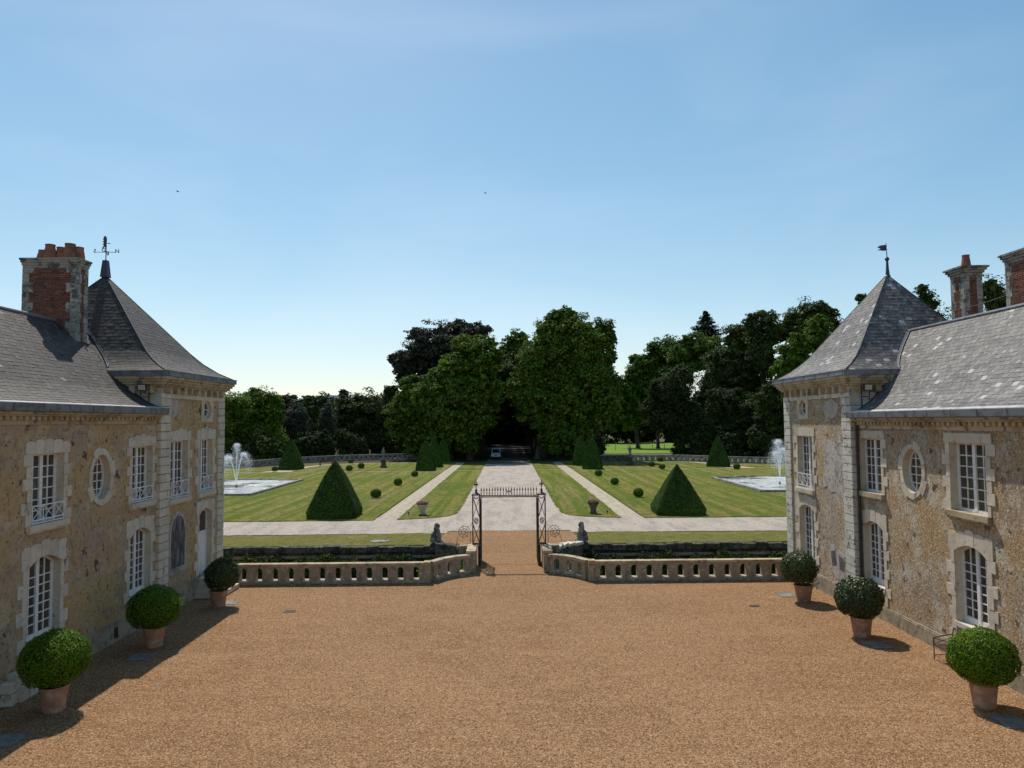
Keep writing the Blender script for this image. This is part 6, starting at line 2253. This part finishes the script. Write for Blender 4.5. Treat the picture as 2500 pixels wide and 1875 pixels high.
tree('broadleaf_tree', 'airy dark tree with sky showing through, left of the tall purple tree', [(-25.7, 11.8, 2.2, 2.9), (-26.9, 7.8, 2.7, 2.9), (-24.9, 4.1, 3.3, 4.5)], 155, 'leaf_oak', 6500, 0.45, group=G1)
tree('copper_beech', 'tall dark purple-brown tree with a wide crown left of the avenue', [(-13.3, 24.5, 7.5, 4.4), (-21.3, 20.4, 3.6, 3.1), (-22.3, 17.0, 2.4, 2.8), (-6.6, 26.2, 2.8, 2.2), (-16.9, 20.1, 6.4, 5.2)], 152, 'leaf_purple', 19000, 0.5, group=G2, base=(-15, 152), trunk_r=0.7)
tree('plane_tree', 'bright green-topped plane tree flanking the avenue on its left', [(-6.0, 18.8, 4.6, 4.1), (-9.9, 16.2, 4.1, 3.7), (-8.6, 9.9, 6.5, 5.6), (-4.5, 13.2, 3.9, 5.6), (-11.0, 12.0, 5.0, 5.0), (-10.5, 5.5, 5.0, 3.2), (-7.6, 4.6, 2.6, 3.4)], 128, 'leaf_plane', 42000, 0.45, group=G2, base=(-7.2, 131), trunk_r=0.6)
tree('plane_tree', 'lower green-topped plane tree left of the bright avenue tree', [(-17.9, 11.7, 3.0, 3.9), (-18.8, 8.3, 4.3, 3.9), (-14.5, 6.7, 4.1, 2.7), (-15.5, 3.0, 4.5, 2.6)], 134, 'leaf_plane', 17000, 0.45, group=G2, base=(-11, 136), trunk_r=0.5)
tree('broadleaf_tree', 'thin greyish tree in the notch between the two big avenue crowns', [(1.5, 24.2, 2.7, 3.7), (0.9, 18.6, 3.9, 5.4), (0.4, 12.5, 5.0, 5.0), (-4.5, 8.0, 4, 4), (5.0, 8.0, 4, 4), (0.3, 8.6, 3.6, 2.6)], 158, 'leaf_plane', 20000, 0.45, group=G2, base=(5.5, 158))
tree('plane_tree', 'tallest plane tree with bright crown flanking the avenue on its right', [(8.2, 21.8, 4.8, 4.8), (6.0, 17.9, 4.3, 4.8), (7.0, 11.3, 5.4, 5.6), (3.9, 12.2, 3.5, 5.2), (10.6, 22.6, 4.2, 4.2), (11.0, 16.5, 4.5, 5.0), (8.0, 5.2, 3.2, 3.6)], 128, 'leaf_plane', 42000, 0.45, group=G2, base=(5.4, 131), trunk_r=0.65)
tree('plane_tree', 'broad plane tree forming the right shoulder of the big avenue clump', [(14.5, 20.9, 4.5, 4.7), (15.9, 15.9, 3.6, 4.9), (13.3, 11.6, 5.8, 6.0), (16.9, 9.7, 3.2, 4.7), (10.5, 4.5, 4.2, 3.6)], 126, 'leaf_plane', 34000, 0.45, group=G2, base=(13.4, 129), trunk_r=0.6)
tree('broadleaf_tree', 'slender sunlit tree with a bare trunk standing in the meadow', rs([(26.7, 13.4, 2.6, 4.1), (26.1, 8.7, 2.8, 4.0), (28.5, 17.0, 2.3, 3.4)], 155, 178), 178, 'leaf_green', 9000, 0.5, group=G3, base=(32.4, 178), trunk_r=0.5)
tree('plane_tree', 'sunlit yellow-green tree leaning over the meadow from the right', rs([(32.1, 19.3, 3.9, 4.4), (37.4, 22.6, 4.4, 4.1), (33.9, 16.0, 5.0, 5.0)], 165, 180), 180, 'leaf_plane', 17000, 0.5, group=G3, base=(37, 176))
tree('plane_tree', 'sunlit light green crown just below the dark conifer', [(47.9, 24.0, 5.5, 4.4), (42.6, 21.7, 4.4, 3.8)], 175, 'leaf_plane', 14000, 0.5, group=G3)
tree('yew_tree', 'dense dark feathery tree right of the meadow', [(33.0, 13.5, 4.3, 4.0), (32.0, 9.2, 4.7, 5.2), (35.2, 6.2, 4.4, 4.3)], 142, 'leaf_dark', 20000, 0.36, group=G3, flat=1.1)
tree('broadleaf_tree', 'green-topped tree right of the dark conifer', rs([(51.3, 24.7, 3.4, 4.5), (50.6, 19.4, 5.3, 5.3), (47.4, 16.5, 4.7, 5.3)], 158, 150), 150, 'leaf_oak', 16000, 0.45, group=G3)
tree('broadleaf_tree', 'open dark tree with gaps of sky, left of the tallest right-hand tree', rs([(62.6, 29.4, 4.6, 4.0), (61.5, 23.1, 5.2, 5.7)], 172, 146), 146, 'leaf_oak', 9500, 0.42, group=G3)
tree('oak_tree', 'tallest dark tree behind the flag pavilion roof', rs([(75.9, 32.5, 5.6, 4.5), (80.4, 31.3, 3.6, 3.6), (72.8, 28.3, 4.8, 5.0)], 178, 150), 150, 'leaf_oak', 14000, 0.42, group=G3)
tree('ash_tree', 'fresh green tree stepping down along the edge of the flag pavilion roof', rs([(62.9, 25.0, 2.6, 2.8), (60.2, 22.3, 3.6, 2.6), (57.7, 19.2, 3.6, 2.6), (55.5, 16.9, 2.6, 2.1), (59.5, 13.0, 4.5, 5.0), (60, 6.5, 5.0, 6.0)], 142, 130), 130, 'leaf_green', 20000, 0.4, group=G3)
tree('holm_oak', 'dark dense tree immediately left of the flag pavilion, behind its fountain', [(47.8, 10.6, 2.4, 2.8), (48.3, 6.9, 3.0, 3.7), (47.0, 3.7, 2.8, 2.8)], 130, 'leaf_dark', 12000, 0.38, group=G3)
tree('holm_oak', 'low dark tree behind the sharp-edged yew pyramid', [(43.3, 9.9, 4.1, 3.6), (46.2, 7.0, 4.8, 5.3), (40.5, 5.1, 4.8, 4.2)], 140, 'leaf_dark', 16000, 0.42, group=G3)
tree('broadleaf_tree', 'middle-height dark tree filling between the dark feathery tree and the flag pavilion', rs([(56.0, 14.4, 5.2, 5.2), (63.7, 12.9, 5.0, 6.1), (48, 12.5, 4.5, 5.5)], 165, 152), 152, 'leaf_dark', 18000, 0.48, group=G3)
tree('broadleaf_tree', 'green tree between the two chimneys behind the sunlit wing', [(51.7, 20.5, 1.5, 1.9), (53.4, 19.2, 1.9, 2.0), (53, 15.5, 2.5, 3.0), (53, 10.0, 3.4, 4.2), (53, 4.6, 3.2, 4.0)], 75, 'leaf_oak', 18000, 0.24)
tree('broadleaf_tree', 'tip of a tree peeping over the left edge of the flag pavilion roof', [(60.6, 27.3, 0.9, 0.9), (61.9, 25.4, 1.8, 1.8), (62.5, 20, 3.5, 5.0), (63.5, 12, 5.0, 6.5), (63, 5.5, 5.0, 5.0)], 120, 'leaf_oak', 16000, 0.34)
tree('broadleaf_tree', 'tip of a tree peeping over the right edge of the flag pavilion roof', [(64.9, 27.0, 0.9, 0.8), (65.9, 25.4, 1.5, 1.5), (66.5, 20, 3.5, 5.0), (67.5, 12, 5.0, 6.5), (67, 5.5, 5.0, 5.0)], 110, 'leaf_oak', 16000, 0.32)

# tall conifer
cd = thing('cedar_tree', 'dark tiered conifer spire rising above the light green crowns', 'tree', (53.5, 190, 0), G3)
Q = []
for k in range(30):
    drop = 0.25 + 15.0 * (k / 29.0) ** 1.15
    z = 36.3 - drop
    rad = min(0.35 + 0.80 * drop, 6.3)
    nb = 5 + int(min(drop, 5))
    for b in range(nb):
        a = 2 * math.pi * b / nb + k * 1.37 + rng.uniform(-.35, .35)
        nn = int(30 + 14 * rad)
        q = nrg.uniform(0.05, 1, nn) ** 0.8
        ln = rad * rng.uniform(0.55, 1.15)
        sp = 0.10 + 0.20 * ln * 0.25 * (1 - q)
        P = np.stack([q * ln * math.cos(a) + nrg.normal(0, 1, nn) * sp, q * ln * math.sin(a) + nrg.normal(0, 1, nn) * sp,
                      z - 0.30 * q * ln + 0.22 * (q ** 3) * ln + nrg.normal(0, 0.13, nn)], axis=1)
        Q.append(leaves(P, 0.42, np.tile([0, 0, 1.0], (nn, 1)), 0.5, 0.6))
ob('crown', quads_mesh('crown', np.concatenate(Q), 'leaf_conifer'), cd)
MB().tube([(0, 0, 0), (0, 0, 20), (0, 0, 36)], [0.7, 0.4, 0.04], 8).build('trunk', 'bark', cd)

# avenue: pairs of trees whose crowns close over the drive; one tree copied
av_b = [(0.0, 13.5, 7.0, 6.0), (4.0, 15.5, 5.5, 4.5), (3.5, 9.5, 4.5, 3.0), (-4.0, 10.0, 6.0, 5.0), (-5.5, 5.0, 4.0, 4.0)]
av = tree('avenue_tree', 'dark tree in the row along the left side of the shaded avenue', av_b, 0, 'leaf_dark', 20000, 0.6, 'trees lining the avenue', base=(0, 0), trunk_r=0.42)
cm_ = child_map()
first = True
for k, y in enumerate((138, 149, 160, 172, 185, 199, 213)):
    for s in (-1, 1):
        t = av if first else copy_tree(av, cm_)
        first = False
        t.location = (s * (6.8 + rng.uniform(-.3, .3)), y + rng.uniform(-1, 1), -0.05)
        t.rotation_euler = (0, 0, rng.uniform(0, 6.28) if False else (0 if s < 0 else math.pi))
        sc_ = rng.uniform(0.9, 1.05)
        t.scale = (sc_, sc_, sc_)
        t['label'] = 'dark tree in the row along the left side of the shaded avenue' if s < 0 else 'dark tree in the row along the right side of the shaded avenue'

# dark wood closing the view behind everything: it reads as one mass
blobs = []
for k in range(30):
    x = -95 + k * 7.0 + rng.uniform(-1.5, 1.5)
    yy = 222 + rng.uniform(-6, 10)
    blobs.append((x, yy, 4.0 + rng.uniform(0, 2.0), 5.2, 5.0 + rng.uniform(0, 2)))
Q = []
for (x, yy, z, rx, rz) in blobs:
    Q.append(crown_quads([(x, z, rx, rz), (x + 2, z + 5, rx, rz)], yy, 4500, 0.75))
for k in range(16):                                     # the wood runs on to both sides
    for x, yy in ((-60 - 7.5 * k, 150 - 1.5 * k + rng.uniform(-6, 6)), (72 + 7.5 * k, 140 - 1.2 * k + rng.uniform(-6, 6))):
        Q.append(crown_quads([(x, 5.5 + rng.uniform(0, 2.5), 5.0, 6.5 + rng.uniform(0, 2.5))], yy, 2600, 0.6))
for x in (-26, -20, -15, -10.5, 10.5, 15, 20):
    Q.append(crown_quads([(x, 4.0, 4.2, 4.6), (x + 1, 9.0, 4.2, 4.0)], 205 + rng.uniform(-6, 6), 4500, 0.7))
for x in (-14, -9, -5, -1.5, 1.5, 5, 9, 14):
    Q.append(crown_quads([(x, 2.5, 3.2, 4.0), (x, 8, 4, 4)], 226 + rng.uniform(-4, 4), 4000, 0.7))
tag(ob('distant_wood', quads_mesh('distant_wood', np.concatenate(Q), 'leaf_dark')), kind='stuff')
# understorey shrubs along the back of the lawns
Q = []
for k in range(26):
    x = -54 + k * 1.9 + rng.uniform(-.6, .6)
    if x > -9.5: break
    yy = 141 + 5 * math.sin(x * 0.2) + rng.uniform(-1, 2) - (x < -40) * 14
    Q.append(crown_quads([(x, 2.0 + rng.uniform(0, 0.8), 1.9, 2.3 + rng.uniform(0, .8))], yy, 1100, 0.36))
for k in range(22):
    x = 27 + k * 1.7 + rng.uniform(-.5, .5)
    if x < 33: continue
    yy = 134 + rng.uniform(-1, 3) + max(0, 36 - x) * 0.9
    Q.append(crown_quads([(x, 1.8 + rng.uniform(0, 0.8), 1.9, 2.2 + rng.uniform(0, .8))], yy, 1000, 0.36))
for s in (-1, 1):
    for k in range(7):
        Q.append(crown_quads([(s * (9.0 + k * 1.6), 2.0 + rng.uniform(0, .9), 1.8, 2.4)], 146 + rng.uniform(-1, 4), 1000, 0.4))
tag(ob('undergrowth', quads_mesh('undergrowth', np.concatenate(Q), 'leaf_dark')), kind='stuff')

# ------------------------------------------------------------------ two birds
for (x, y, z, lab) in ((-32.8, 70, 30.2, 'tiny dark bird flying in the sky above the door pavilion'), (-2.4, 80, 33.1, 'tiny dark bird flying high over the avenue')):
    b = thing('bird', lab, 'bird', (x, y, z), 'birds in the sky', rng.uniform(-.6, .6))
    MB().tube([(-0.14, 0, 0), (-0.05, 0, 0.01), (0.06, 0, 0.0), (0.15, 0, -0.01)], [0.01, 0.045, 0.04, 0.008], 7).build('body', 'bird', b)
    for s in (-1, 1):
        MB().add([(-0.05, s * 0.03, 0.01), (0.06, s * 0.03, 0.01), (0.03, s * 0.16, 0.07), (-0.06, s * 0.30, 0.03), (-0.05, s * 0.16, 0.055)], [(0, 1, 2, 4), (4, 2, 3)]).build('wing', 'bird', b, fixn=False)
